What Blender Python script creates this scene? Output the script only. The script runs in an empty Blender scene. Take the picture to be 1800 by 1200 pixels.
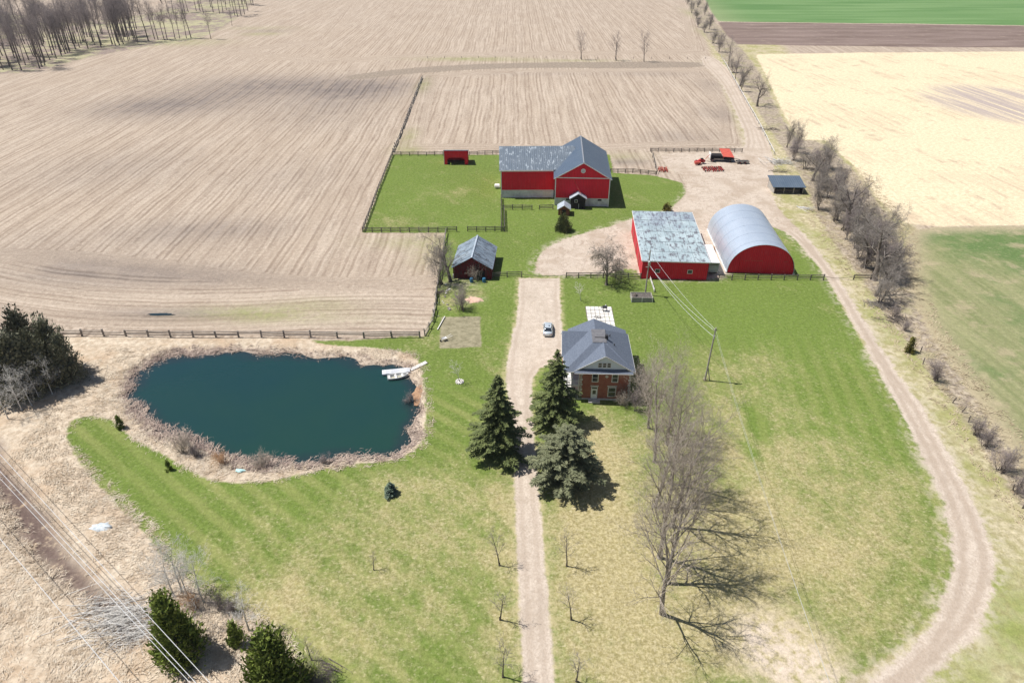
import bpy, math, random
import numpy as np
from math import sin, cos, pi, radians, sqrt, atan2
from mathutils import Vector, Matrix, noise as mnoise

random.seed(7)
np.random.seed(7)
sc = bpy.context.scene
C = sc.collection

# ---------------------------------------------------------------- camera, sky, sun, exposure
CAM_H, PITCH, FPX = 69.0, radians(32.5), 1200.0
cam_d = bpy.data.cameras.new('camera')
cam_d.lens, cam_d.sensor_width, cam_d.clip_end, cam_d.clip_start = 24.0, 36.0, 6000.0, 0.5
cam = bpy.data.objects.new('camera', cam_d)
cam.location = (0, 0, CAM_H)
cam.rotation_euler = (pi/2 - PITCH, 0, 0)
C.objects.link(cam)
sc.camera = cam

SUN_DIR = Vector((-6.0, 1.05, 10.9)).normalized()
w = bpy.data.worlds.new('World')
sc.world = w
w.use_nodes = True
wt = w.node_tree
bg = wt.nodes['Background']
sky = wt.nodes.new('ShaderNodeTexSky')
sky.sky_type = 'NISHITA'
sky.sun_disc = False
sky.sun_elevation = math.asin(SUN_DIR.z)
sky.sun_rotation = atan2(SUN_DIR.x, SUN_DIR.y)
sky.altitude = 300
sky.air_density = 1.0
sky.dust_density = 1.2
wt.links.new(sky.outputs[0], bg.inputs[0])
bg.inputs[1].default_value = 0.065
sun_d = bpy.data.lights.new('sun', 'SUN')
sun_d.energy = 4.8
sun_d.angle = radians(0.5)
sun_d.color = (1.0, 0.965, 0.92)
sun = bpy.data.objects.new('sun', sun_d)
sun.rotation_euler = (-SUN_DIR).to_track_quat('-Z', 'Y').to_euler()
sun.location = (0, 0, 200)
C.objects.link(sun)
vs = sc.view_settings
vs.view_transform = 'Standard'
vs.look = 'None'
vs.gamma = 1.0
vs.exposure = 0.32
try:
    vs.use_curve_mapping = False
except Exception:
    pass

# ---------------------------------------------------------------- helpers
_c, _s = cos(PITCH), sin(PITCH)
def g(px, py, z=0.0):
    """survey: point of the terrain seen at a picture point of the 1800 x 1200 photograph -> metres"""
    u, v = (px-900)/FPX, (py-600)/FPX
    t = (CAM_H - z)/(_s + v*_c)
    return (u*t, (_c - v*_s)*t)

def tag(o, label=None, cat=None, group=None, kind=None):
    if label: o['label'] = label
    if cat: o['category'] = cat
    if group: o['group'] = group
    if kind: o['kind'] = kind
    return o

def empty(name, loc=(0, 0, 0), rz=0.0, label=None, cat=None, group=None):
    o = bpy.data.objects.new(name, None)
    o.empty_display_size = 0.5
    C.objects.link(o)
    o.location = loc
    o.rotation_euler = (0, 0, rz)
    return tag(o, label, cat, group)

class MB:
    """collects shapes, builds ONE mesh object"""
    def __init__(self):
        self.v, self.f = [], []
    def add(self, vs, fs):
        o = len(self.v)
        self.v += [tuple(p) for p in vs]
        self.f += [tuple(i+o for i in q) for q in fs]
        return self
    def box(self, x0, x1, y0, y1, z0, z1):
        return self.add([(x0,y0,z0),(x1,y0,z0),(x1,y1,z0),(x0,y1,z0),(x0,y0,z1),(x1,y0,z1),(x1,y1,z1),(x0,y1,z1)],
                        [(0,3,2,1),(4,5,6,7),(0,1,5,4),(1,2,6,5),(2,3,7,6),(3,0,4,7)])
    def bar(self, a, b, w, h=None, up=(0, 0, 1)):
        """rectangular bar between two points"""
        h = w if h is None else h
        a, b = Vector(a), Vector(b)
        d = (b-a).normalized()
        u = Vector(up)
        s_ = d.cross(u)
        if s_.length < 1e-4:
            s_ = d.cross(Vector((1, 0, 0)))
        s_.normalize()
        u = s_.cross(d)
        s_, u = s_*w/2, u*h/2
        ps = [a-s_-u, a+s_-u, a+s_+u, a-s_+u, b-s_-u, b+s_-u, b+s_+u, b-s_+u]
        return self.add(ps, [(0,3,2,1),(4,5,6,7),(0,1,5,4),(1,2,6,5),(2,3,7,6),(3,0,4,7)])
    def tube(self, pts, radii, n=6, cap=True):
        pts = [Vector(p) for p in pts]
        if not hasattr(radii, '__len__'):
            radii = [radii]*len(pts)
        o = len(self.v)
        for i, p in enumerate(pts):
            d = (pts[min(i+1, len(pts)-1)] - pts[max(i-1, 0)]).normalized()
            s_ = d.cross(Vector((0, 0, 1)))
            if s_.length < 1e-3:
                s_ = Vector((1, 0, 0))
            s_.normalize()
            t_ = s_.cross(d)
            for k in range(n):
                a = 2*pi*k/n
                self.v.append(tuple(p + (s_*cos(a) + t_*sin(a))*radii[i]))
        for i in range(len(pts)-1):
            for k in range(n):
                k2 = (k+1) % n
                self.f.append((o+i*n+k, o+i*n+k2, o+(i+1)*n+k2, o+(i+1)*n+k))
        if cap:
            self.f.append(tuple(o+k for k in reversed(range(n))))
            self.f.append(tuple(o+(len(pts)-1)*n+k for k in range(n)))
        return self
    def cyl(self, x, y, z0, z1, r, n=16, r2=None):
        return self.tube([(x, y, z0), (x, y, z1)], [r, r if r2 is None else r2], n)
    def slab(self, pts, t):
        """a polygon thickened downward by t along its normal"""
        pts = [Vector(p) for p in pts]
        n = (pts[1]-pts[0]).cross(pts[2]-pts[0]).normalized()
        if n.z < 0:
            pts.reverse()
            n = -n
        k = len(pts)
        low = [p - n*t for p in pts]
        fs = [tuple(range(k)), tuple(range(2*k-1, k-1, -1))]
        for i in range(k):
            j = (i+1) % k
            fs.append((i, i+k, j+k, j))
        return self.add(pts+low, fs)
    def prism(self, poly, axis, a, b):
        """2D polygon extruded along axis ('x': poly is (y,z); 'y': poly is (x,z); 'z': poly is (x,y))"""
        k = len(poly)
        def P(p, t):
            if axis == 'x': return (t, p[0], p[1])
            if axis == 'y': return (p[0], t, p[1])
            return (p[0], p[1], t)
        v = [P(p, a) for p in poly] + [P(p, b) for p in poly]
        fs = [tuple(range(k)), tuple(range(2*k-1, k-1, -1))]
        for i in range(k):
            j = (i+1) % k
            fs.append((i, i+k, j+k, j))
        return self.add(v, fs)
    def mesh(self, name, m, smooth=False):
        me = bpy.data.meshes.new(name)
        me.from_pydata(self.v, [], self.f)
        me.materials.append(m)
        import bmesh
        if len(self.f) < 4000:
            b = bmesh.new()
            b.from_mesh(me)
            bmesh.ops.recalc_face_normals(b, faces=b.faces)
            b.to_mesh(me)
            b.free()
        if smooth:
            me.polygons.foreach_set('use_smooth', [True]*len(me.polygons))
        me.update()
        return me
    def build(self, name, m, parent=None, smooth=False):
        return link(name, self.mesh(name, m, smooth), parent)

def link(name, me, parent=None, loc=None):
    o = bpy.data.objects.new(name, me)
    C.objects.link(o)
    if parent is not None:
        o.parent = parent
    if loc is not None:
        o.location = loc
    return o

def fast_mesh(name, verts, tris, m):
    """numpy triangles -> mesh"""
    me = bpy.data.meshes.new(name)
    verts = np.asarray(verts, np.float32)
    tris = np.asarray(tris, np.int32)
    n = tris.shape[1]
    me.vertices.add(len(verts))
    me.vertices.foreach_set('co', verts.ravel())
    me.loops.add(tris.size)
    me.loops.foreach_set('vertex_index', tris.ravel())
    me.polygons.add(len(tris))
    me.polygons.foreach_set('loop_start', np.arange(0, tris.size, n, dtype=np.int32))
    me.polygons.foreach_set('loop_total', np.full(len(tris), n, np.int32))
    me.materials.append(m)
    me.update(calc_edges=True)
    return me

def copy_tree(o, parent=None):
    c = o.copy()
    C.objects.link(c)
    c.parent = parent
    for ch in o.children:
        copy_tree(ch, c)
    return c

# ---------------------------------------------------------------- material builder
class NT:
    def __init__(self, name):
        self.m = bpy.data.materials.new(name)
        self.m.use_nodes = True
        self.t = self.m.node_tree
        self.b = self.t.nodes['Principled BSDF']
        self.b.inputs['Specular IOR Level'].default_value = 0.25
    def _in(self, sock, v):
        if v is None:
            return
        if hasattr(v, 'is_output'):
            self.t.links.new(v, sock)
        elif hasattr(v, '__len__') and sock.type == 'RGBA' and len(v) == 3:
            sock.default_value = (*v, 1)
        else:
            sock.default_value = v
    def n(self, typ, ins=(), out=0, **props):
        nd = self.t.nodes.new(typ)
        for k, v in props.items():
            setattr(nd, k, v)
        items = ins.items() if isinstance(ins, dict) else enumerate(ins)
        for k, v in items:
            self._in(nd.inputs[k], v)
        return nd.outputs[out]
    def ma(self, op, a, b=None, c=None, clamp=False):
        return self.n('ShaderNodeMath', [a, b, c], operation=op, use_clamp=clamp)
    def mix(self, f, a, b, blend='MIX'):
        nd = self.t.nodes.new('ShaderNodeMix')
        nd.data_type = 'RGBA'
        nd.blend_type = blend
        self._in(nd.inputs[0], f)
        self._in(nd.inputs[6], a)
        self._in(nd.inputs[7], b)
        return nd.outputs[2]
    def mr(self, v, a, b, c=0.0, d=1.0, smooth=True):
        return self.n('ShaderNodeMapRange', [v, a, b, c, d], interpolation_type='SMOOTHSTEP' if smooth else 'LINEAR')
    def pos(self):
        return self.n('ShaderNodeNewGeometry')
    def obj(self):
        return self.n('ShaderNodeTexCoord', out=3)
    def rnd(self):
        return self.n('ShaderNodeObjectInfo', out=5)
    def noise(self, vec, scale, detail=3.0, rough=0.55, dist=0.0):
        return self.n('ShaderNodeTexNoise', {'Vector': vec, 'Scale': scale, 'Detail': detail, 'Roughness': rough, 'Distortion': dist})
    def xyz(self, v):
        nd = self.t.nodes.new('ShaderNodeSeparateXYZ')
        self._in(nd.inputs[0], v)
        return nd.outputs
    def comb(self, x, y, z=0.0):
        return self.n('ShaderNodeCombineXYZ', [x, y, z])
    def attr(self, name):
        return self.n('ShaderNodeAttribute', out=2, attribute_name=name)
    def bump(self, h, strength=0.5, dist=0.1):
        o = self.n('ShaderNodeBump', {'Strength': strength, 'Distance': dist, 'Height': h})
        self.t.links.new(o, self.b.inputs['Normal'])
    def done(self, col, rough=0.8, metal=0.0, spec=None):
        self._in(self.b.inputs['Base Color'], col)
        self._in(self.b.inputs['Roughness'], rough)
        self._in(self.b.inputs['Metallic'], metal)
        if spec is not None:
            self.b.inputs['Specular IOR Level'].default_value = spec
        return self.m

def simple(name, a, b=None, scale=1.5, rough=0.8, metal=0.0, bump=0.0, spec=None, detail=4, rand=0.0):
    t = NT(name)
    o = t.obj()
    nz = t.noise(o, scale, detail)
    f = t.mr(nz, 0.32, 0.68)
    col = t.mix(f, a, b if b else tuple(x*0.8 for x in a))
    if rand:
        v = t.mr(t.rnd(), 0, 1, 1-rand, 1+rand, smooth=False)
        col = t.mix(1.0, col, t.n('ShaderNodeCombineColor', [v, v, v]), 'MULTIPLY')
    if bump:
        t.bump(nz, bump, 0.05)
    return t.done(col, rough, metal, spec)

def ribbed(name, a, b, axis, period, rough=0.6, metal=0.0, streak=0.5, bump=0.4, rust=None, rustamt=0.0, rscale=0.6, streak_axis=None):
    """boards or ribs across one object axis (0 x, 1 y, 2 z), weathered"""
    t = NT(name)
    o = t.obj()
    q = t.xyz(o)
    ph = t.ma('MULTIPLY', q[axis], 2*pi/period)
    wv = t.ma('SINE', ph)
    cell = t.ma('FLOOR', t.ma('MULTIPLY', q[axis], 1.0/period))
    wn = t.n('ShaderNodeTexWhiteNoise', {'W': cell}, out=0, noise_dimensions='1D')
    big = t.noise(o, 0.35, 3)
    sm = t.noise(o, 2.2, 4)
    f = t.ma('ADD', t.ma('MULTIPLY', t.mr(big, .3, .7), 0.55), t.ma('MULTIPLY', wn, 0.45*streak))
    col = t.mix(f, a, b)
    dk = t.mr(wv, -1.0, -0.75, 0.72, 1.0)
    col = t.mix(1.0, col, t.n('ShaderNodeCombineColor', [dk, dk, dk]), 'MULTIPLY')
    sh_ = t.ma('ABSOLUTE', t.ma('SINE', t.ma('MULTIPLY', q[axis], pi/(period*3))))
    col = t.mix(t.mr(sh_, 0.0, 0.10, .30, 0.), col, tuple(c_*.35 for c_ in a))
    wear = t.noise(t.comb(t.ma('MULTIPLY', q[0], 1.4 if axis != 1 else .5), t.ma('MULTIPLY', q[1], 1.4 if axis == 1 else .5), t.ma('MULTIPLY', q[2], .35)), 1.3, 5, .65)
    col = t.mix(t.mr(wear, .52, .78, 0., .35), col, tuple(min(1, c_*.8+.10) for c_ in a))
    if rust:
        rn = t.noise(t.comb(t.ma('MULTIPLY', q[0], 1.7 if axis == 0 else .5), t.ma('MULTIPLY', q[1], 1.7 if axis == 1 else .5), t.ma('MULTIPLY', q[2], .5)), rscale, 6, 0.65)
        col = t.mix(t.mr(t.ma('ADD', rn, t.ma('MULTIPLY', sm, 0.25)), 0.72-rustamt, 0.80-rustamt), col, rust)
    t.bump(wv, bump, 0.03)
    return t.done(col, rough, metal)

M = {}
# ---------------------------------------------------------------- terrain: one surveyed grid, split into the pieces of the setting
def smooth_poly(pts, it=2):
    for _ in range(it):
        q = []
        for i in range(len(pts)):
            a, b = pts[i], pts[(i+1) % len(pts)]
            q.append((a[0]*.75+b[0]*.25, a[1]*.75+b[1]*.25))
            q.append((a[0]*.25+b[0]*.75, a[1]*.25+b[1]*.75))
        pts = q
    return pts

def sdf(poly, X, Y, clampd=25.0):
    """signed distance, positive inside; only evaluated near the polygon"""
    P_ = np.array(poly)
    out = np.full(X.shape, -clampd, np.float64)
    x0, y0 = P_.min(0)-clampd
    x1, y1 = P_.max(0)+clampd
    sel = (X > x0) & (X < x1) & (Y > y0) & (Y < y1)
    x, y = X[sel], Y[sel]
    d2 = np.full(x.shape, 1e9)
    ins = np.zeros(x.shape, bool)
    n = len(P_)
    for i in range(n):
        ax, ay = P_[i]
        bx, by = P_[(i+1) % n]
        ex, ey = bx-ax, by-ay
        L = ex*ex+ey*ey
        if L < 1e-9:
            continue
        t = np.clip(((x-ax)*ex+(y-ay)*ey)/L, 0, 1)
        d2 = np.minimum(d2, (x-ax-ex*t)**2+(y-ay-ey*t)**2)
        if ay != by:
            cr = ((ay > y) != (by > y)) & (x < (bx-ax)*(y-ay)/(by-ay)+ax)
            ins ^= cr
    d = np.sqrt(d2)
    out[sel] = np.clip(np.where(ins, d, -d), -clampd, clampd)
    return out

def pxpoly(pts, sm=1):
    p = [g(*q) for q in pts]
    return smooth_poly(p, sm) if sm else p

POND = pxpoly([(229,690),(231,668),(250,645),(285,627),(330,619),(400,616),(470,619),(540,620),(600,627),(650,633),(690,640),(717,648),
    (728,665),(723,690),(727,720),(724,750),(716,775),(690,791),(640,798),(580,798),(520,807),(480,813),(440,809),(400,796),(370,786),
    (335,771),(300,758),(272,741),(250,723),(236,706)], 1)
ZONES = [
 ('lawn', pxpoly([(637,409),(690,272),(1072,272),(1078,304),(1153,309),(1200,322),(1207,340),(1180,366),(1250,372),(1370,392),(1405,420),(1450,480),
    (1510,590),(1570,690),(1612,765),(1655,850),(1680,920),(1682,990),(1660,1060),(1590,1130),(1500,1190),(1400,1260),(1300,1400),(500,1400),
    (-400,1400),(-300,600),(100,602),(600,599),(746,590),(764,545),(768,500),(778,440),(784,409)], 0)),
 ('meadow', pxpoly([(-500,560),(-60,560),(20,585),(105,592),(400,594),(535,592),(560,606),(640,610),(712,617),(742,640),(746,700),(750,742),(736,790),(700,806),(640,814),(580,822),
    (530,834),(470,845),(400,848),(350,836),(300,806),(240,776),(215,752),(195,735),(150,731),(120,742),(116,768),(130,800),(160,840),(200,882),(235,912),(262,942),
    (290,985),(350,1040),(420,1080),(480,1115),(530,1165),(545,1210),(570,1500),(-900,1500)], 1)),
 ('green_field', pxpoly([(1592,404),(1650,398),(1800,396),(2700,396),(2700,1000),(1960,960),(1840,880),(1775,800),(1715,715),(1665,640),(1610,560),(1590,500)], 1)),
 ('straw_field', pxpoly([(1328,96),(1500,93),(1800,91),(2900,91),(2900,398),(1800,396),(1650,398),(1590,392),(1545,350),(1500,290),(1450,246),(1405,246),(1380,205),(1350,140)], 0)),
 ('ploughed_field', pxpoly([(1262,39),(1400,41),(1600,43),(1800,46),(3400,56),(3400,92),(1800,84),(1600,83),(1400,80),(1286,78)], 0)),
 ('far_green_field', pxpoly([(1190,-70),(1232,-15),(1250,20),(1262,38),(1400,40),(1600,42),(1800,45),(3400,55),(3400,-70)], 0)),
 ('woodlot_floor', pxpoly([(-600,160),(-100,136),(20,130),(80,123),(135,105),(250,83),(345,72),(400,45),(440,15),(470,-40),(380,-60),(300,18),(230,30),(100,45),(20,22),(-100,10),(-600,10)], 1)),
 ('hedgerow_bank', pxpoly([(1196,-30),(1212,20),(1245,70),(1275,110),(1310,160),(1345,215),(1385,275),(1420,330),(1430,370),(1465,425),(1515,490),(1560,560),(1605,610),(1650,680),
    (1700,745),(1745,815),(1790,880),(1830,930),(1845,900),(1790,815),(1725,720),(1670,640),(1615,555),(1592,480),(1585,410),(1540,352),(1495,292),(1445,248),(1400,247),(1370,200),(1338,130),(1300,80),(1262,50),(1235,0),(1215,-40)], 1)),
 ('field_track', pxpoly([(600,134),(700,122),(800,114),(950,110),(1250,108),(1255,118),(1100,121),(950,119),(820,123),(720,130),(620,142)], 1)),
 ('farmyard', pxpoly([(938,484),(942,455),(960,436),(1000,417),(1060,401),(1112,384),(1178,371),(1197,352),(1210,332),(1204,308),(1180,298),(1160,278),(1168,268),(1306,266),(1312,240),
    (1290,190),(1265,140),(1228,106),(1245,96),(1272,112),(1300,150),(1325,200),(1348,240),(1362,290),(1356,330),(1362,360),(1388,387),(1424,422),(1462,470),(1494,520),(1534,590),
    (1576,650),(1617,712),(1656,780),(1694,850),(1730,915),(1750,975),(1748,1040),(1722,1100),(1682,1150),(1632,1200),(1560,1275),(1400,1420),(1300,1420),(1460,1262),(1522,1200),
    (1592,1150),(1642,1090),(1668,1030),(1674,980),(1668,915),(1645,850),(1605,770),(1565,690),(1516,600),(1467,510),(1440,470),(1398,420),(1366,400),(1330,396),(1290,470),(1275,482),(1262,490),
    (1130,490),(1112,470),(1075,480),(1000,485)], 1)),
 ('driveway', pxpoly([(913,489),(912,489),(912,496),(909,560),(896,605),(889,650),(892,700),(903,760),(905,850),(905,905),(910,1000),(915,1100),(921,1200),(932,1400),(990,1400),(976,1200),
    (968,1100),(959,1000),(950,900),(944,830),(940,770),(934,700),(937,662),(950,646),(988,634),(992,600),(986,560),(984,496),(984,489),(983,489)], 1)),
 ('garden_plot', pxpoly([(775,556),(845,556),(846,609),(772,612)], 0)),
]
def steps(lo, hi, fine0, fine1, d0, grow=1.06, dmax=25.):
    a = [fine0]
    while a[-1] < fine1:
        a.append(a[-1]+d0)
    d = d0
    while a[-1] < hi:
        d = min(d*grow, dmax)
        a.append(a[-1]+d)
    b = []
    d, x = d0, fine0
    while x > lo:
        d = min(d*grow, dmax)
        x -= d
        b.append(x)
    return np.array(b[::-1]+a)
GX = steps(-1100, 1100, -100, 100, 0.62, 1.035)
GY = steps(-60, 1500, 36, 215, 0.62, 1.022)
XX, YY = np.meshgrid(GX, GY)
shp = XX.shape
sd_pond = sdf(POND, XX, YY)
sd_pond = sd_pond + np.clip(1-np.abs(sd_pond)/6, 0, 1)*(.55*np.sin(XX*.55+1.7*np.sin(YY*.4))+.45*np.sin(YY*.9-XX*.3)+.3*np.sin(XX*1.7+YY*1.3))
S = {n_: sdf(p, XX, YY) for n_, p in ZONES}

def blobs(lst):
    """sum of soft ellipses given as (px, py, rx metres, ry metres, amount)"""
    out = np.zeros(shp)
    for (px, py, rx, ry, am) in lst:
        x, y = g(px, py)
        out += am*np.exp(-(((XX-x)/rx)**2+((YY-y)/ry)**2))
    return out
def fbm(X, Y, s, seed):
    r = np.random.RandomState(seed)
    out = np.zeros_like(X)
    for k in range(5):
        a, ph, ph2 = r.rand()*2*pi, r.rand()*6, r.rand()*6
        f = s*1.7**k
        out += np.sin((X*cos(a)+Y*sin(a))*f+ph+1.3*np.sin((Y*cos(a)-X*sin(a))*f*.7+ph2))/1.6**k
    return out
A = {}
A['dry'] = np.clip(0.09 + .88*blobs([(1060,930,7,16,.55),(1050,800,5,8,.4),(1040,760,6,5,.3),(1250,780,13,10,.40),(1260,900,11,9,.42),(1330,700,10,7,.28),(1260,1060,9,7,.5),
    (1150,1180,10,5,.45),(1330,990,9,8,.38),(1380,1150,6,5,.85),(1450,820,12,10,.30),(1300,640,12,5,.35),(1450,950,14,10,.28),(1530,1060,9,9,.36),(1600,900,8,10,.22),
    (560,1000,14,8,.30),(450,1080,8,5,.45),(700,900,16,8,.26),(640,1130,14,5,.32),(300,830,10,6,-.05),(870,870,4,6,.4),(885,1050,3,12,.45),(890,700,3,8,.32),(870,620,5,6,.22),(780,1000,10,8,.22),(180,780,8,5,-.12),(740,850,6,5,.3),
    (800,520,7,6,.38),(780,340,10,7,.22),(700,390,8,6,.32),(1120,350,7,6,.12),(1010,470,6,4,.16),(1490,560,7,9,.16),(1400,430,5,8,.2),(760,600,6,4,.3),(1000,1000,5,20,.25),(1080,1050,7,14,.35),
    (1350,530,18,10,-.12),(1230,560,12,9,-.12),(830,680,6,8,-.05),(1332,745,1.8,3.6,-.62),(1322,795,1.2,2.6,-.4),(1400,1050,5,4,-.3),(860,440,6,6,-.05),(1010,550,4,6,-.1)]), 0, 1)
A['bare'] = np.clip(blobs([(1390,1150,4,4.5,.9),(1440,1190,4,3,.6),(1330,1105,3,2.5,.5),(1340,1150,3,3,.5),(830,527,1.9,1.2,.9),(805,500,4,2.5,.6)]), 0, 1)
A['wet'] = np.clip(blobs([(480,150,40,22,.72),(620,160,22,25,.62),(350,180,28,22,.55),(700,150,14,20,.3),(240,190,22,18,.5),(560,200,25,25,.3),(300,410,18,9,.38),(420,400,16,7,.3),(130,470,14,8,.4),(240,480,22,6,.42),(380,490,22,5,.32),
    (300,552,13,2.6,.65),(60,430,12,10,.2),(1270,200,10,14,.4),(1200,240,14,8,.35),(1100,285,8,4,.6),(520,310,22,18,.18),(150,300,25,20,.15),(470,55,14,8,.4),(1250,150,8,14,.3),(1150,130,22,6,.3),(250,290,20,20,.18),(950,130,30,5,.2)]), 0, 1)
A['green'] = np.clip(blobs([(440,548,11,2.6,.62),(520,560,16,2.2,.35),(560,535,9,3,.3),(330,75,22,12,.5),(220,70,30,10,.35),(460,60,12,6,.6),(450,50,25,8,.3),(830,104,26,5,.8),(1000,107,30,3.5,.45),(745,150,3,14,.5),(720,240,3,10,.55),(715,265,5,6,.6),
    (755,440,5,9,.4),(730,425,12,4,.35),(1090,275,9,5,.35),(1270,130,3,14,.4),(1250,110,9,3,.4),(1215,25,5,26,.5),(1240,60,4,22,.5),(1480,440,4,12,.55),(1600,600,4,14,.4),(1560,560,3,12,.4),(1420,360,4,6,.4),(1660,760,4,14,.3),(1720,1000,5,14,.45),(1760,1100,7,9,.4),(1700,1180,7,6,.4),(1400,410,4,6,.5)]), 0, 1)
# standing water and pools in the field, headlands that follow the field edge
WEST = pxpoly([(-900,600),(90,560),(330,578),(560,580),(735,580),(755,545),(762,480),(775,415),(636,412),(688,270),(742,128),(600,140),(560,100),(300,110),(0,145),(-900,200)], 1)
MID = pxpoly([(712,262),(748,132),(900,124),(1235,122),(1290,190),(1300,255),(1080,262)], 0)
NORTH = pxpoly([(380,92),(560,70),(650,-30),(1190,-60),(1240,92),(760,100),(560,110)], 0)
w_, m_, n_ = sdf(WEST, XX, YY, 60), sdf(MID, XX, YY, 60), sdf(NORTH, XX, YY, 60)
hd = np.maximum(np.maximum(w_, m_), n_)
A['hd'] = hd
south = (XX*0.0 + YY)
hs_ = YY - 0.0022*np.clip(-XX-62, 0, 80)**2 + 1.5*np.sin(XX*.06)
A['hd'] = np.where(m_ > -1, m_, np.where(n_ > -1, n_, hs_))
A['headm'] = np.where(w_ > -2, np.clip((139+6*np.sin(XX*.05)-hs_)/6, 0, 1), 0)*(XX < -8) + np.where(m_ > -1, np.clip((6-m_)/3, 0, 1), 0) + np.where(n_ > -1, np.clip((8-n_)/3, 0, 1), 0)
A['pond'] = sd_pond
A['lanem'] = np.clip(np.where(YY < 160, np.clip((XX-60)/4, 0, 1)+np.clip((90-YY)/10, 0, 1), np.clip((YY-222)/10, 0, 1)), 0, 1)
A['mowc'] = np.where(XX > 23, -S['farmyard'], XX*.62+YY*.78)
A['mowa'] = np.where(XX > 23, np.clip((XX-26)/6, 0, 1)*np.clip((112-YY)/12, 0, 1), np.clip((95-YY)/8, 0, 1)*np.clip((2-XX)/3, 0, 1))*(.45+.55*np.clip(fbm(XX, YY, .05, 4), 0, 1))
A['litter'] = np.clip(blobs([(250,730,9,9,.8),(310,765,10,6,.9),(400,800,12,5,1.),(470,815,10,4,.8),(560,805,12,4,.5),(690,790,8,5,.6),(722,730,4,6,.5),(300,625,9,4,.7),(420,617,12,3,.55),(230,670,5,6,.6),(700,645,6,3,.5)]), 0, 1)
A['verge'] = np.clip(S['farmyard']*0 + np.clip((XX - np.interp(YY, [20,40,90,130,200,300,420,640], [30,34,52,62,72,90,112,150]))/4, 0, 1)*np.clip((520-YY)/60, 0, 1)
                     * np.clip((np.interp(YY, [0,90,130,200,300,420,640], [130,110,100,112,130,160,190]) - XX)/6, 0, 1), 0, 1)
# heights: pond basin with a bank, a slow roll, a ditch in the lower left
ZZ = 0.05*fbm(XX, YY, .12, 1) + 0.02*fbm(XX, YY, .6, 2)
ZZ -= 1.5*np.clip((sd_pond+2.6)/5.5, 0, 1)
dl = [g(-60,745), g(30,880), g(75,955), g(130,1010), g(185,1065), g(230,1110)]
dd = np.full(shp, 1e9)
for (a, b) in zip(dl[:-1], dl[1:]):
    ex, ey = b[0]-a[0], b[1]-a[1]
    t_ = np.clip(((XX-a[0])*ex+(YY-a[1])*ey)/(ex*ex+ey*ey), 0, 1)
    dd = np.minimum(dd, np.hypot(XX-a[0]-ex*t_, YY-a[1]-ey*t_))
A['ditch'] = np.clip(1.15-(dd+.7*fbm(XX, YY, .3, 12)*.5)/2.5, 0, 1)
ZZ -= 0.55*A['ditch']**0.7
flat = np.clip(S['farmyard']/1.5, 0, 1)
ZZ = ZZ*(1-.6*flat)

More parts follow.
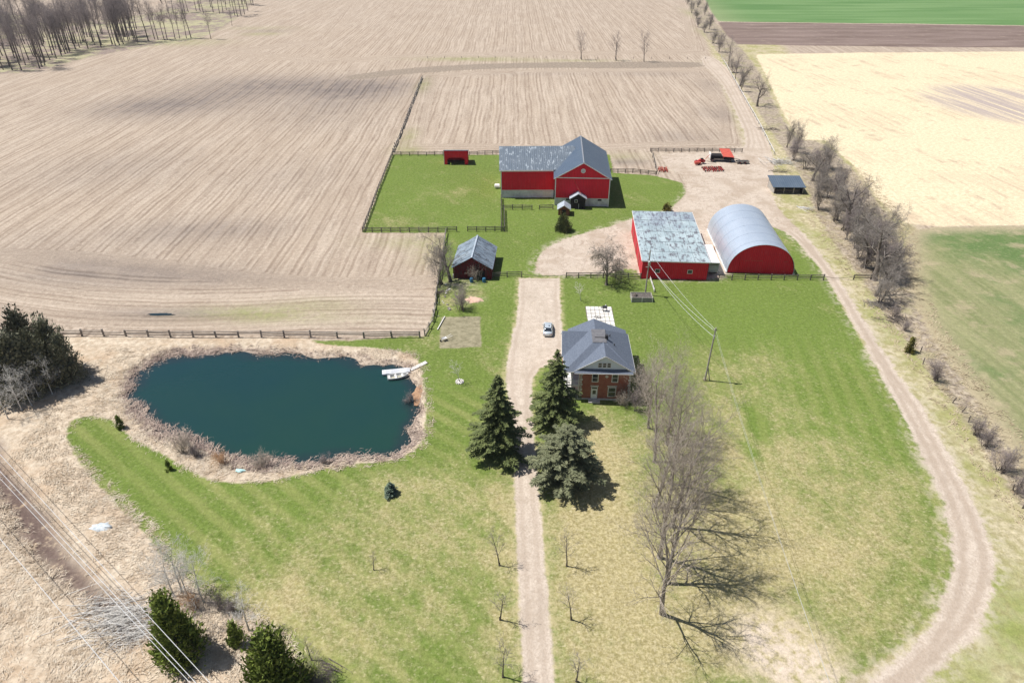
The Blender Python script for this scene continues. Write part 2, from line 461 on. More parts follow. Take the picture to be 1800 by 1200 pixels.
# ---- the ground material: every surface blends into its neighbour along a ragged edge
def ground_material():
    t = NT('ground')
    P_ = t.pos()
    q = t.xyz(P_)
    x, y = q[0], q[1]
    nz = t.noise
    edge = t.ma('SUBTRACT', nz(P_, 0.9, 5, .65), .5)
    edge2 = t.ma('SUBTRACT', nz(P_, 0.22, 4, .6), .5)
    fine = nz(P_, 3.2, 5, .7)
    clump = nz(P_, 0.85, 5, .65)
    mid_ = nz(P_, 0.16, 4, .6)
    macro = nz(P_, 0.028, 3, .55)
    def mask(v, amp=1.2, amp2=0.0, wd=0.35, off=0.0):
        v = t.ma('ADD', v, t.ma('MULTIPLY', edge, 2*amp))
        if amp2:
            v = t.ma('ADD', v, t.ma('MULTIPLY', edge2, 2*amp2))
        return t.mr(v, -wd+off, wd+off)
    # stubble rows: along the rows, or along the field edge on the headlands
    warp = t.ma('MULTIPLY', t.ma('SUBTRACT', nz(P_, .03, 2), .5), 2.2)
    rowc = t.mix(t.attr('headm'), x, t.attr('hd'))
    rowc = t.ma('ADD', t.xyz(rowc)[0], warp)
    r1 = nz(t.comb(t.ma('MULTIPLY', rowc, 0.72), t.ma('MULTIPLY', y, .035), t.ma('MULTIPLY', x, .02)), 1.0, 3, .6)
    dash = nz(t.comb(t.ma('MULTIPLY', rowc, 1.1), t.ma('MULTIPLY', y, .11), t.ma('MULTIPLY', x, .04)), 1.0, 3, .6)
    r2 = nz(t.comb(t.ma('MULTIPLY', rowc, 0.16), t.ma('MULTIPLY', y, .008), t.ma('MULTIPLY', x, .01)), 1.0, 2, .5)
    ph = t.ma('SINE', t.ma('MULTIPLY', rowc, 2*pi/1.52))
    rowamp = t.mr(nz(t.comb(t.ma('MULTIPLY', rowc, .12), t.ma('MULTIPLY', y, .02), 3.0), 1.0, 2, .5), .38, .62)
    rr = t.ma('ADD', t.ma('MULTIPLY', t.mr(r1, .34, .66), .45), t.ma('MULTIPLY', t.ma('MULTIPLY', ph, rowamp), .20))
    rr = t.ma('ADD', rr, t.ma('MULTIPLY', t.ma('SUBTRACT', fine, .5), 1.0))
    rr = t.ma('ADD', rr, t.ma('MULTIPLY', t.ma('SUBTRACT', clump, .5), .9))
    stub = t.mix(t.mr(rr, -.35, .85), (.315, .248, .19), (.515, .43, .343))
    ln = t.ma('ADD', t.ma('MULTIPLY', t.ma('SINE', t.ma('MULTIPLY', rowc, 2*pi/1.85)), .5), t.ma('MULTIPLY', t.ma('SINE', t.ma('MULTIPLY', rowc, 2*pi/5.55)), .35))
    ln = t.ma('ADD', ln, t.ma('MULTIPLY', t.ma('SUBTRACT', dash, .5), 1.3))
    ln = t.ma('ADD', ln, t.ma('MULTIPLY', t.ma('SUBTRACT', fine, .5), .9))
    lnm = t.ma('MULTIPLY', t.mr(ln, .28, .62), t.mr(t.ma('ADD', r2, t.ma('MULTIPLY', t.ma('SUBTRACT', mid_, .5), .7)), .34, .62, .25, 1.))
    stub = t.mix(t.ma('MULTIPLY', lnm, t.mr(macro, .35, .65, .5, .85)), stub, (.195, .143, .105))
    dm = t.ma('MULTIPLY', t.mr(dash, .53, .66), t.mr(t.ma('ADD', r2, t.ma('MULTIPLY', t.ma('SUBTRACT', mid_, .5), .8)), .36, .60, .15, .85))
    stub = t.mix(t.ma('MULTIPLY', dm, .45), stub, (.24, .18, .14))
    clod = nz(P_, .75, 4, .8)
    stub = t.mix(t.mr(clod, .56, .68, 0, .5), stub, (.22, .165, .125))
    stub = t.mix(t.mr(clod, .44, .32, 0, .4), stub, (.60, .51, .41))
    stub = t.mix(t.mr(t.ma('ADD', r2, t.ma('MULTIPLY', t.ma('SUBTRACT', macro, .5), .9)), .35, .7, 0, .35), stub, (.39, .31, .235))
    wet = t.ma('MULTIPLY', t.attr('wet'), t.mr(t.ma('ADD', t.ma('MULTIPLY', r1, .6), t.ma('MULTIPLY', mid_, .5)), .30, .72, .55, 1.3))
    stub = t.mix(wet, stub, t.mix(t.mr(ln, .0, .6), (.215, .18, .158), (.14, .115, .10)))
    gm = t.ma('MULTIPLY', t.attr('green'), t.mr(t.ma('ADD', t.ma('MULTIPLY', clump, .6), t.ma('MULTIPLY', mid_, .5)), .35, .68, .2, 1.1))
    stub = t.mix(gm, stub, (.25, .265, .10))
    # dry roadside grass east of the lane
    verge = t.mix(t.mr(clump, .35, .65), (.33, .285, .16), (.53, .46, .315))
    verge = t.mix(t.mr(mid_, .42, .66, 0, .8), verge, (.29, .28, .11))
    verge = t.mix(gm, verge, (.22, .26, .07))
    col = t.mix(t.attr('verge'), stub, verge)
    # lawn
    dry = t.attr('dry')
    streak = nz(t.comb(t.ma('MULTIPLY', t.ma('ADD', x, t.ma('MULTIPLY', y, .6)), .42), t.ma('MULTIPLY', t.ma('SUBTRACT', y, t.ma('MULTIPLY', x, .6)), .1), 0.), 1.0, 3, .6)
    dn = t.ma('ADD', dry, t.ma('MULTIPLY', t.ma('SUBTRACT', mid_, .5), .8))
    dn = t.ma('ADD', dn, t.ma('MULTIPLY', t.ma('SUBTRACT', streak, .5), .55))
    dn = t.ma('ADD', dn, t.ma('MULTIPLY', t.ma('SUBTRACT', clump, .5), .6))
    grain = nz(P_, 1.9, 4, .75)
    gr = t.mix(t.mr(grain, .30, .70), (.100, .145, .026), (.162, .216, .052))
    gr = t.mix(t.mr(macro, .38, .62, 0, .45), gr, (.15, .212, .045))
    dryc = t.mix(t.mr(t.ma('ADD', fine, t.ma('MULTIPLY', t.ma('SUBTRACT', grain, .5), 1.0)), .3, .72), (.275, .232, .105), (.455, .392, .225))
    dn = t.ma('ADD', dn, t.ma('MULTIPLY', t.ma('SUBTRACT', grain, .5), .3))
    lawn = t.mix(t.mr(dn, .10, .86), gr, dryc)
    fl = nz(t.comb(t.ma('MULTIPLY', x, .8), t.ma('MULTIPLY', y, 1.1), 0.), 2.1, 3, .6)
    flm = t.ma('MULTIPLY', t.mr(fl, .57, .68), t.mr(dn, .0, .5, .12, .45))
    lawn = t.mix(flm, lawn, (.56, .49, .32))
    lawn = t.mix(t.ma('MULTIPLY', t.attr('bare'), t.mr(clump, .3, .6)), lawn, (.58, .485, .385))
    mow = t.ma('ADD', t.ma('SINE', t.ma('MULTIPLY', t.ma('ADD', t.attr('mowc'), t.ma('MULTIPLY', edge2, .9)), 2*pi/3.1)), t.ma('MULTIPLY', edge, .8))
    lawn = t.mix(t.ma('MULTIPLY', t.mr(mow, -.5, .9, 0, .30), t.attr('mowa')), lawn, (.40, .36, .155))
    col = t.mix(mask(t.attr('lawn'), .5, .7), col, lawn)
    # tall dead grass
    mead = t.mix(t.mr(clump, .32, .68), (.41, .325, .235), (.60, .51, .395))
    mead = t.mix(t.mr(mid_, .45, .68, 0, .65), mead, (.43, .31, .205))
    mead = t.mix(t.mr(macro, .50, .68, 0, .5), mead, (.36, .29, .21))
    mead = t.mix(t.ma('MULTIPLY', t.attr('ditch'), t.mr(clump, .25, .5)), mead, (.14, .10, .085))
    col = t.mix(mask(t.attr('meadow'), .7, .8), col, mead)
    # fields to the east and north
    gf = t.mix(t.mr(nz(t.comb(t.ma('MULTIPLY', t.ma('ADD', x, t.ma('MULTIPLY', y, .10)), .42), t.ma('MULTIPLY', y, .02), 0.), 1.0, 3, .6), .3, .7), (.185, .205, .09), (.275, .27, .14))
    gf = t.mix(t.mr(t.ma('ADD', macro, t.ma('MULTIPLY', edge2, .5)), .40, .66), gf, (.115, .175, .060))
    gf = t.mix(t.mr(mid_, .52, .70, 0, .7), gf, (.37, .31, .20))
    gf = t.mix(t.mr(clump, .5, .75, 0, .4), gf, (.36, .34, .20))
    gf = t.mix(t.mr(t.attr('green_field'), 0., 7., .8, 0.), gf, (.42, .34, .235))
    col = t.mix(mask(t.attr('green_field'), 1.0, 1.6, .9), col, gf)
    sfp = nz(t.comb(t.ma('MULTIPLY', t.ma('ADD', x, t.ma('MULTIPLY', y, .12)), .42), t.ma('MULTIPLY', y, .015), 0.), 1.0, 3, .6)
    sf = t.mix(t.mr(t.ma('ADD', clump, t.ma('MULTIPLY', t.ma('SUBTRACT', fine, .5), .7)), .3, .7), (.565, .468, .31), (.725, .625, .435))
    sfm = t.ma('MULTIPLY', t.mr(sfp, .46, .60), t.mr(t.ma('ADD', mid_, t.ma('MULTIPLY', t.ma('SUBTRACT', macro, .5), 1.2)), .46, .66))
    sf = t.mix(t.ma('MULTIPLY', sfm, .75), sf, (.44, .345, .245))
    sf = t.mix(t.mr(t.ma('ADD', macro, t.ma('MULTIPLY', edge2, .7)), .48, .72, 0, .5), sf, (.60, .48, .33))
    bx = t.ma('ADD', t.ma('POWER', t.ma('DIVIDE', t.ma('SUBTRACT', x, 205.), 34.), 2.), t.ma('POWER', t.ma('DIVIDE', t.ma('SUBTRACT', y, 292.), 40.), 2.))
    sf = t.mix(t.ma('MULTIPLY', t.mr(bx, .35, 1.1, 1., 0.), t.mr(sfp, .36, .58)), sf, (.40, .335, .30))
    col = t.mix(mask(t.attr('straw_field'), .8, .8, .6), col, sf)
    pf = t.mix(t.mr(nz(t.comb(t.ma('MULTIPLY', x, .02), t.ma('MULTIPLY', y, .12), 0.), 1., 3), .3, .7), (.16, .115, .095), (.245, .185, .16))
    pf = t.mix(t.mr(mid_, .55, .7, 0, .5), pf, (.31, .25, .20))
    col = t.mix(mask(t.attr('ploughed_field'), 1., 1., 1.2), col, pf)
    fg = t.mix(t.mr(nz(t.comb(t.ma('MULTIPLY', x, .008), t.ma('MULTIPLY', y, .07), 0.), 1., 3), .3, .7), (.095, .19, .06), (.165, .265, .105))
    fg = t.mix(t.mr(t.ma('ADD', x, t.ma('MULTIPLY', y, -.1)), 70., 130., .75, 0.), fg, (.30, .31, .17))
    col = t.mix(mask(t.attr('far_green_field'), 1., 1., 1.2), col, fg)
    wf = t.mix(t.mr(clump, .3, .7), (.17, .13, .115), (.34, .275, .23))
    wf = t.mix(t.mr(t.ma('ADD', mid_, t.ma('MULTIPLY', t.ma('SUBTRACT', macro, .5), .8)), .42, .62, 0, .8), wf, (.40, .38, .22))
    col = t.mix(mask(t.attr('woodlot_floor'), 1.5, 3., 1.5), col, wf)
    hb = t.mix(t.mr(clump, .3, .68), (.20, .16, .125), (.44, .37, .28))
    hb = t.mix(t.mr(mid_, .48, .68, 0, .6), hb, (.29, .27, .13))
    col = t.mix(mask(t.attr('hedgerow_bank'), 1.4, 1.2, .7), col, hb)
    tr = t.mix(t.mr(clump, .3, .7), (.20, .16, .125), (.33, .275, .215))
    col = t.mix(t.ma('MULTIPLY', mask(t.attr('field_track'), 1.2, 1.2, 1.2), .9), col, tr)
    ga = t.ma('ADD', t.ma('MULTIPLY', nz(P_, 1.25, 4, .75), .6), t.ma('MULTIPLY', nz(P_, 4.5, 3, .7), .4))
    gk = t.mr(ga, .36, .64, .80, 1.18, smooth=False)
    col = t.mix(1.0, col, t.n('ShaderNodeCombineColor', [gk, gk, gk]), 'MULTIPLY')
    # gravel: wheel tracks follow the lane, paler loose stone between
    gv = t.mix(t.mr(t.ma('ADD', fine, t.ma('MULTIPLY', t.ma('SUBTRACT', clump, .5), .6)), .28, .75), (.42, .345, .275), (.59, .51, .425))
    gv = t.mix(t.mr(mid_, .45, .7, 0, .55), gv, (.39, .32, .25))
    lanem = t.attr('lanem')
    def tracks(a, c0, c1):
        d0 = t.ma('ABSOLUTE', t.ma('SUBTRACT', t.ma('ADD', t.attr(a), t.ma('MULTIPLY', edge2, 1.2)), c0))
        return t.mr(d0, 0.15, c1, 1., 0.)
    gy = t.mix(t.ma('MULTIPLY', t.ma('MULTIPLY', tracks('farmyard', 1.25, .75), .6), lanem), gv, (.36, .285, .22))
    gy = t.mix(t.ma('MULTIPLY', t.ma('MULTIPLY', tracks('farmyard', 2.9, .6), .45), lanem), gy, (.38, .30, .235))
    wv = nz(t.comb(t.ma('MULTIPLY', x, .5), t.ma('MULTIPLY', y, .35), 0.), .9, 5, .7, 2.2)
    gy = t.mix(t.ma('MULTIPLY', t.mr(wv, .5, .64), t.ma('SUBTRACT', .62, t.ma('MULTIPLY', lanem, .5))), gy, (.33, .255, .20))
    gy = t.mix(t.ma('MULTIPLY', t.mr(t.ma('ADD', mid_, t.ma('MULTIPLY', t.ma('SUBTRACT', macro, .5), .6)), .42, .66), t.ma('SUBTRACT', .6, t.ma('MULTIPLY', lanem, .6))), gy, (.375, .295, .225))
    gd = t.mix(t.ma('MULTIPLY', tracks('driveway', .95, .55), .42), gv, (.38, .305, .24))
    halo = t.mr(t.attr('farmyard'), -2.6, .1, 0., 1.)
    col = t.mix(t.ma('MULTIPLY', halo, t.mr(t.ma('ADD', clump, t.ma('MULTIPLY', edge2, .8)), .42, .66, 0., .75)), col, (.50, .43, .34))
    halo2 = t.mr(t.attr('driveway'), -1.3, .1, 0., .8)
    col = t.mix(t.ma('MULTIPLY', halo2, t.mr(clump, .36, .62)), col, (.45, .385, .22))
    col = t.mix(mask(t.attr('farmyard'), .9, .9, .35), col, gy)
    col = t.mix(mask(t.attr('driveway'), .5, .45, .25), col, gd)
    gp = t.mix(t.mr(clump, .3, .68), (.20, .175, .115), (.33, .29, .20))
    gp = t.mix(t.mr(fine, .55, .75, 0, .5), gp, (.44, .39, .27))
    col = t.mix(t.ma('MULTIPLY', mask(t.attr('garden_plot'), .35, .3, .25), .92), col, gp)
    # pond margin: reed litter, then mud
    lit = t.mix(t.mr(clump, .34, .62), (.16, .12, .105), (.38, .305, .255))
    pm = t.ma('ADD', t.attr('pond'), t.ma('MULTIPLY', edge2, 3.2))
    pm = t.ma('ADD', pm, t.ma('MULTIPLY', edge, 1.6))
    lw = t.attr('litter')
    col = t.mix(t.ma('MULTIPLY', t.mr(pm, -2.4, -.9), t.mr(lw, 0., 1., .35, 1.)), col, lit)
    t.bump(t.ma('ADD', t.ma('MULTIPLY', fine, .6), t.ma('ADD', clump, t.ma('MULTIPLY', rr, .25))), .5, .22)
    return t.done(col, .95, 0, .1)
M['ground'] = ground_material()

# ---- split the grid into the pieces of the setting
zid = np.zeros(shp, int)
names = ['stubble_field'] + [n_ for n_, _ in ZONES]
for i, (n_, _) in enumerate(ZONES):
    zid[S[n_] > 0] = i+1
zid[(sd_pond > -2.2)] = len(names)
names.append('pond_bank')
fz = zid[:-1, :-1]
ny, nx = shp
vid = np.arange(ny*nx).reshape(ny, nx)
quads = np.stack([vid[:-1, :-1], vid[:-1, 1:], vid[1:, 1:], vid[1:, :-1]], -1)
co = np.stack([XX, YY, ZZ], -1).reshape(-1, 3)
ATT = dict(A)
for n_, _ in ZONES:
    ATT[n_] = S[n_]
def ground_z(x, y):
    i = min(max(int(np.searchsorted(GX, x))-1, 0), nx-2)
    j = min(max(int(np.searchsorted(GY, y))-1, 0), ny-2)
    fx, fy = (x-GX[i])/(GX[i+1]-GX[i]), (y-GY[j])/(GY[j+1]-GY[j])
    return float((ZZ[j,i]*(1-fx)+ZZ[j,i+1]*fx)*(1-fy)+(ZZ[j+1,i]*(1-fx)+ZZ[j+1,i+1]*fx)*fy)
GLABEL = {'stubble_field': 'tan harvested stubble field in rows left of and behind the red barn', 'lawn': 'mown green and straw coloured lawn around house and pond',
    'meadow': 'tall dead tan grass around the pond and lower left corner', 'green_field': 'thin pale green crop field right of the hedgerow',
    'straw_field': 'bright cream straw field at upper right', 'ploughed_field': 'brown ploughed strip of soil at upper right',
    'far_green_field': 'bright green crop field in the top right corner', 'woodlot_floor': 'brown leaf litter under the woodlot at upper left',
    'hedgerow_bank': 'brown weedy bank under the hedgerow along the lane', 'field_track': 'bare earth farm track crossing between the stubble fields',
    'farmyard': 'gravel farmyard and looping gravel lane on the right', 'driveway': 'straight pale gravel driveway passing the brick house',
    'garden_plot': 'square of bare tilled garden soil beside the driveway', 'pond_bank': 'dark reed litter on the sloping bank of the pond'}
for i, n_ in enumerate(names):
    qs = quads[fz == i]
    if not len(qs):
        continue
    used, inv = np.unique(qs.ravel(), return_inverse=True)
    me = fast_mesh(n_, co[used], inv.reshape(-1, 4), M['ground'])
    for an, arr in ATT.items():
        at = me.attributes.new(an, 'FLOAT', 'POINT')
        at.data.foreach_set('value', arr.ravel()[used].astype(np.float32))
    me.polygons.foreach_set('use_smooth', np.ones(len(me.polygons), bool))
    tag(link(n_, me), GLABEL[n_], None, None, 'structure')

# ---- water
def water_material():
    t = NT('pond_water')
    P_ = t.pos()
    q = t.xyz(P_)
    big = t.noise(P_, .07, 4)
    f = t.mr(t.ma('ADD', t.ma('MULTIPLY', t.ma('SUBTRACT', q[1], 75.), -.018), t.ma('ADD', t.ma('MULTIPLY', t.ma('ADD', q[0], 60.), .008), big)), -.25, 1.0)
    col = t.mix(f, (.007, .037, .042), (.012, .046, .034))  # greener southeast, bluer northwest: water depth and sky reflection painted into the colour
    sh = t.attr('shore')
    col = t.mix(t.mr(t.ma('ADD', sh, t.ma('MULTIPLY', t.noise(P_, .5, 4), 1.2)), .8, 3.2, .75, 0.), col, (.018, .030, .036))  # bank's reflection painted in as a darker band along the shore
    rp = t.noise(t.comb(t.ma('MULTIPLY', q[0], .8), t.ma('MULTIPLY', q[1], 1.6), 0.), 1.6, 3, .6)
    t.bump(rp, .10, .05)
    return t.done(col, .07, 0, .5)
M['water'] = water_material()
wz = -0.62
sel = sd_pond > -3.0
sel2 = sel[:-1, :-1] & sel[1:, :-1] & sel[:-1, 1:] & sel[1:, 1:]
qs = quads[sel2]
used, inv = np.unique(qs.ravel(), return_inverse=True)
wc = co[used].copy()
wc[:, 2] = wz
me = fast_mesh('pond_water', wc, inv.reshape(-1, 4), M['water'])
at = me.attributes.new('shore', 'FLOAT', 'POINT')
at.data.foreach_set('value', sd_pond.ravel()[used].astype(np.float32))
tag(link('pond_water', me), 'still teal water of the large pond', None, None, 'structure')
# ---------------------------------------------------------------- vegetation
def bark(name, a, b, rand=.18):
    return simple(name, a, b, 2.0, .95, 0, .3, .1, 4, rand)
M['bark_dark'] = bark('bark_dark', (.105, .085, .072), (.19, .165, .145))
M['bark_grey'] = bark('bark_grey', (.20, .175, .155), (.34, .305, .27))
M['bark_pale'] = bark('bark_pale', (.42, .40, .37), (.58, .56, .52))
M['twig_tan'] = bark('twig_tan', (.27, .225, .18), (.46, .405, .34))
M['twig_grey'] = bark('twig_grey', (.195, .170, .150), (.31, .28, .25))
M['twig_dark'] = bark('twig_dark', (.145, .118, .108), (.235, .205, .19))
M['twig_mauve'] = bark('twig_mauve', (.17, .14, .135), (.27, .232, .222))
M['twig_pale'] = bark('twig_pale', (.50, .475, .44), (.66, .64, .60))
M['twig_rust'] = bark('twig_rust', (.34, .19, .10), (.48, .30, .17))

def foliage(name, a, b, c):
    t = NT(name)
    o = t.obj()
    f = t.mr(t.noise(o, .9, 3), .32, .68)
    col = t.mix(f, a, b)
    col = t.mix(t.mr(t.noise(o, 5., 2), .5, .75, 0, .7), col, c)
    v = t.mr(t.rnd(), 0, 1, .85, 1.15, smooth=False)
    col = t.mix(1.0, col, t.n('ShaderNodeCombineColor', [v, v, v]), 'MULTIPLY')
    t.b.inputs['Subsurface Weight'].default_value = 0.0
    return t.done(col, .7, 0, .3)
M['spruce'] = foliage('spruce', (.070, .092, .030), (.125, .150, .050), (.215, .225, .085))
M['spruce_pale'] = foliage('spruce_pale', (.120, .135, .070), (.185, .195, .105), (.29, .29, .18))
M['spruce_blue'] = foliage('spruce_blue', (.080, .115, .080), (.13, .17, .12), (.19, .23, .17))
M['cedar'] = foliage('cedar', (.12, .165, .030), (.20, .255, .045), (.30, .34, .085))
M['cedar_dull'] = foliage('cedar_dull', (.125, .130, .08), (.185, .185, .12), (.29, .28, .21))
M['yellow_shrub'] = foliage('yellow_shrub', (.13, .13, .03), (.22, .20, .05), (.28, .24, .08))

class TriB:
    """triangle soup for branches and leaves"""
    def __init__(self):
        self.v, self.f = [], []
    def seg(self, a, b, ra, rb, n=3):
        d = b-a
        s_ = d.cross(Vector((0.31, 0.17, 0.93)))
        if s_.length < 1e-5:
            s_ = Vector((1, 0, 0))
        s_.normalize()
        t_ = s_.cross(d).normalized()
        o = len(self.v)
        for k in range(n):
            an = 2*pi*k/n
            q = s_*cos(an)+t_*sin(an)
            self.v.append(a+q*ra)
        if rb <= 0:
            self.v.append(b)
            for k in range(n):
                self.f.append((o+k, o+(k+1) % n, o+n))
            return
        for k in range(n):
            an = 2*pi*k/n
            self.v.append(b+(s_*cos(an)+t_*sin(an))*rb)
        for k in range(n):
            k2 = (k+1) % n
            self.f.append((o+k, o+k2, o+n+k2))
            self.f.append((o+k, o+n+k2, o+n+k))
    def tri(self, a, b, c):
        o = len(self.v)
        self.v += [a, b, c]
        self.f.append((o, o+1, o+2))
    def mesh(self, name, m):
        return fast_mesh(name, [tuple(p) for p in self.v], self.f, m)

def rv(R, s=1.0):
    return Vector((R.gauss(0, s), R.gauss(0, s), R.gauss(0, s)))

def bare_tree(seed, height, trunk_r, spec):
    """spec: list of levels {n: children, len: fraction of parent, ang: degrees off the parent, up: upward pull, seg, wig}; last level = twigs"""
    R = random.Random(seed)
    T, K = TriB(), TriB()
    def limb(B, p, d, L, r, lev, nseg, wig, up, taper=.35, sides=3):
        pts, q = [p.copy()], p.copy()
        rs = [r]
        for i in range(nseg):
            d = (d + rv(R, wig) + Vector((0, 0, up))).normalized()
            q = q + d*(L/nseg)
            pts.append(q.copy())
            rs.append(r*(1-(1-taper)*(i+1)/nseg))
        for i in range(nseg):
            B.seg(pts[i], pts[i+1], rs[i], rs[i+1], sides)
        return pts, rs
    def rec(pts, rs, L, lev):
        if lev >= len(spec):
            return
        s_ = spec[lev]
        last = lev == len(spec)-1
        nch = max(1, int(round(s_['n']*R.uniform(.8, 1.2))))
        base_az = R.uniform(0, 6.28)
        for k in range(nch):
            f = s_.get('f0', .25)+(1-s_.get('f0', .25))*((k+R.random())/nch)
            f = min(f, .99)
            x = f*(len(pts)-1)
            i = min(int(x), len(pts)-2)
            u = x-i
            p = pts[i].lerp(pts[i+1], u)
            r0 = rs[i]*(1-u)+rs[i+1]*u
            d0 = (pts[i+1]-pts[i]).normalized()
            az = base_az + k*2.4 + R.uniform(-.4, .4)
            a_ = d0.cross(Vector((cos(az), sin(az), .3)))
            if a_.length < 1e-3:
                continue
            a_.normalize()
            an = radians(s_['ang']*R.uniform(.65, 1.3))
            d = (d0*cos(an) + a_*sin(an)).normalized()
            shape = s_.get('shape', 0)
            l_ = L*s_['len']*R.uniform(.7, 1.15)*(1-shape*f)
            r_ = min(r0*.75, max(s_.get('r', 0.02), r0*s_.get('rr', .6)))
            if last:
                e = p + (d+Vector((0, 0, s_['up']))).normalized()*l_
                K.seg(p, e, s_.get('r', .012), 0, 3)
                continue
            pp, rr = limb(K if lev > 0 else (T if s_.get('thick') else K), p, d, l_, r_, lev, s_.get('seg', 3), s_['wig'], s_['up'], .3)
            rec(pp, rr, l_, lev+1)
    stems = spec[0].get('stems', 1)
    for st in range(stems):
        tilt = spec[0].get('tilt', .05)
        d = Vector((R.gauss(0, tilt), R.gauss(0, tilt), 1)).normalized()
        off = Vector((R.gauss(0, .25), R.gauss(0, .25), 0)) if stems > 1 else Vector((0, 0, 0))
        L = height*R.uniform(.85, 1.0)*spec[0].get('tl', .8)
        pts, rs = limb(T, off+Vector((0, 0, -.3)), d, L, trunk_r, -1, spec[0].get('tseg', 7), spec[0].get('twig', .05), .04, .16, 7)
        T.seg(off+Vector((0, 0, -.3)), off+Vector((0, 0, .5)), trunk_r*1.5, trunk_r*1.02, 7)
        rec(pts, rs, L, 0)
    return T, K

PROTO = {}
def proto(key, seed, height, r, spec, mt, mk):
    T, K = bare_tree(seed, height, r, spec)
    PROTO[key] = (T.mesh('trunk', M[mt]), K.mesh('crown', M[mk]), height)

def place(key, x, y, name, label, cat='tree', group=None, scale=1.0, rz=None, sz=None, tilt=0.0, R=random.Random(3), dz=-.05):
    T, K, h = PROTO[key]
    rz = R.uniform(0, 6.28) if rz is None else rz
    o = empty(name, (x, y, ground_z(x, y)+dz), rz, label, cat, group)
    o.scale = (scale, scale, sz or scale)
    if tilt:
        o.rotation_euler = (R.uniform(-tilt, tilt), R.uniform(-tilt, tilt), rz)
    link('trunk', T, o)
    link('crown', K, o)
    return o

# tall row trees beside the drive: ascending limbs, pale twigs
row = [dict(n=14, len=.58, ang=34, up=.12, wig=.10, seg=5, f0=.20, shape=.45, rr=.55, r=.06, tl=.92, tseg=9),
       dict(n=6, len=.46, ang=38, up=.05, wig=.13, seg=4, f0=.2, rr=.6, r=.045),
       dict(n=5, len=.48, ang=40, up=.04, wig=.15, seg=3, f0=.15, rr=.6, r=.026),
       dict(n=5, len=.44, ang=42, up=.03, wig=.16, seg=2, f0=.1, r=.016),
       dict(n=3, len=.58, ang=42, up=.05, wig=.1, r=.011)]
for k in range(4):
    proto('row%d' % k, 40+k, 21, .34, row, 'bark_grey', 'twig_tan')
# old gnarled hedgerow trees
old = [dict(n=7, len=.62, ang=52, up=.05, wig=.17, seg=6, f0=.30, shape=.25, rr=.72, r=.12, tl=.72, twig=.11, tilt=.10, thick=1),
       dict(n=6, len=.50, ang=48, up=.04, wig=.18, seg=4, f0=.2, rr=.6, r=.06),
       dict(n=5, len=.48, ang=48, up=.02, wig=.18, seg=3, f0=.2, rr=.5, r=.02),
       dict(n=6, len=.5, ang=48, up=.02, wig=.15, seg=2, f0=.1, r=.019),
       dict(n=4, len=.5, ang=42, up=.02, wig=.1, r=.015)]
for k in range(4):
    proto('old%d' % k, 60+k, 13, .46, old, 'bark_dark', 'twig_grey')
# fine twiggy hedgerow filler
fil = [dict(n=9, len=.55, ang=32, up=.08, wig=.12, seg=4, f0=.12, shape=.4, rr=.5, r=.03, tl=.85, stems=3, tilt=.16, tseg=5),
       dict(n=6, len=.5, ang=36, up=.05, wig=.14, seg=3, f0=.1, rr=.5, r=.016),
       dict(n=7, len=.48, ang=42, up=.03, wig=.14, seg=2, f0=.1, r=.018),
       dict(n=5, len=.55, ang=42, up=.03, wig=.1, r=.015)]
for k in range(3):
    proto('fil%d' % k, 80+k, 8, .10, fil, 'bark_dark', 'twig_grey')
    proto('filt%d' % k, 180+k, 8, .10, fil, 'bark_grey', 'twig_mauve')
# woodlot: tall bare stems with high crowns
wood = [dict(n=12, len=.36, ang=30, up=.10, wig=.08, seg=4, f0=.42, shape=.4, rr=.45, r=.06, tl=.95, tseg=7, tilt=.06, twig=.035),
        dict(n=5, len=.48, ang=34, up=.06, wig=.12, seg=3, f0=.2, rr=.5, r=.035),
        dict(n=6, len=.52, ang=38, up=.05, wig=.14, seg=2, f0=.1, r=.03),
        dict(n=5, len=.6, ang=38, up=.05, wig=.1, r=.026)]
for k in range(4):
    proto('wood%d' % k, 100+k, 24, .34, wood, 'bark_dark', 'twig_mauve')
# small field trees, ascending
fld = [dict(n=10, len=.55, ang=34, up=.14, wig=.08, seg=4, f0=.22, shape=.45, rr=.5, r=.05, tl=.85, tseg=6),
       dict(n=6, len=.5, ang=32, up=.08, wig=.12, seg=3, f0=.2, rr=.5, r=.03),
       dict(n=5, len=.5, ang=36, up=.05, wig=.14, seg=2, f0=.1, r=.028),
       dict(n=4, len=.55, ang=38, up=.05, wig=.1, r=.022)]
for k in range(2):
    proto('fld%d' % k, 120+k, 15, .26, fld, 'bark_dark', 'twig_mauve')
# young planted trees
sap = [dict(n=9, len=.42, ang=40, up=.10, wig=.08, seg=3, f0=.32, shape=.45, rr=.5, r=.022, tl=.95, tseg=5, tilt=.03),
       dict(n=6, len=.45, ang=40, up=.05, wig=.12, seg=2, f0=.2, r=.015),
       dict(n=5, len=.55, ang=40, up=.05, wig=.1, r=.012)]
for k in range(3):
    proto('sap%d' % k, 130+k, 6.3, .105, sap, 'bark_dark', 'twig_grey')
proto('sappale', 139, 5.0, .06, sap, 'bark_pale', 'twig_pale')
# white poplar-like saplings and dead pale limbs in the lower left
dead = [dict(n=9, len=.45, ang=45, up=.06, wig=.15, seg=4, f0=.25, shape=.3, rr=.5, r=.03, tl=.9, tseg=6, tilt=.08),
        dict(n=6, len=.5, ang=42, up=.04, wig=.16, seg=3, f0=.15, rr=.5, r=.016),
        dict(n=6, len=.55, ang=44, up=.04, wig=.14, seg=2, f0=.1, r=.015),
        dict(n=4, len=.5, ang=42, up=.04, wig=.14, r=.012)]
for k in range(2):
    proto('dead%d' % k, 140+k, 9, .12, dead, 'bark_pale', 'twig_pale')
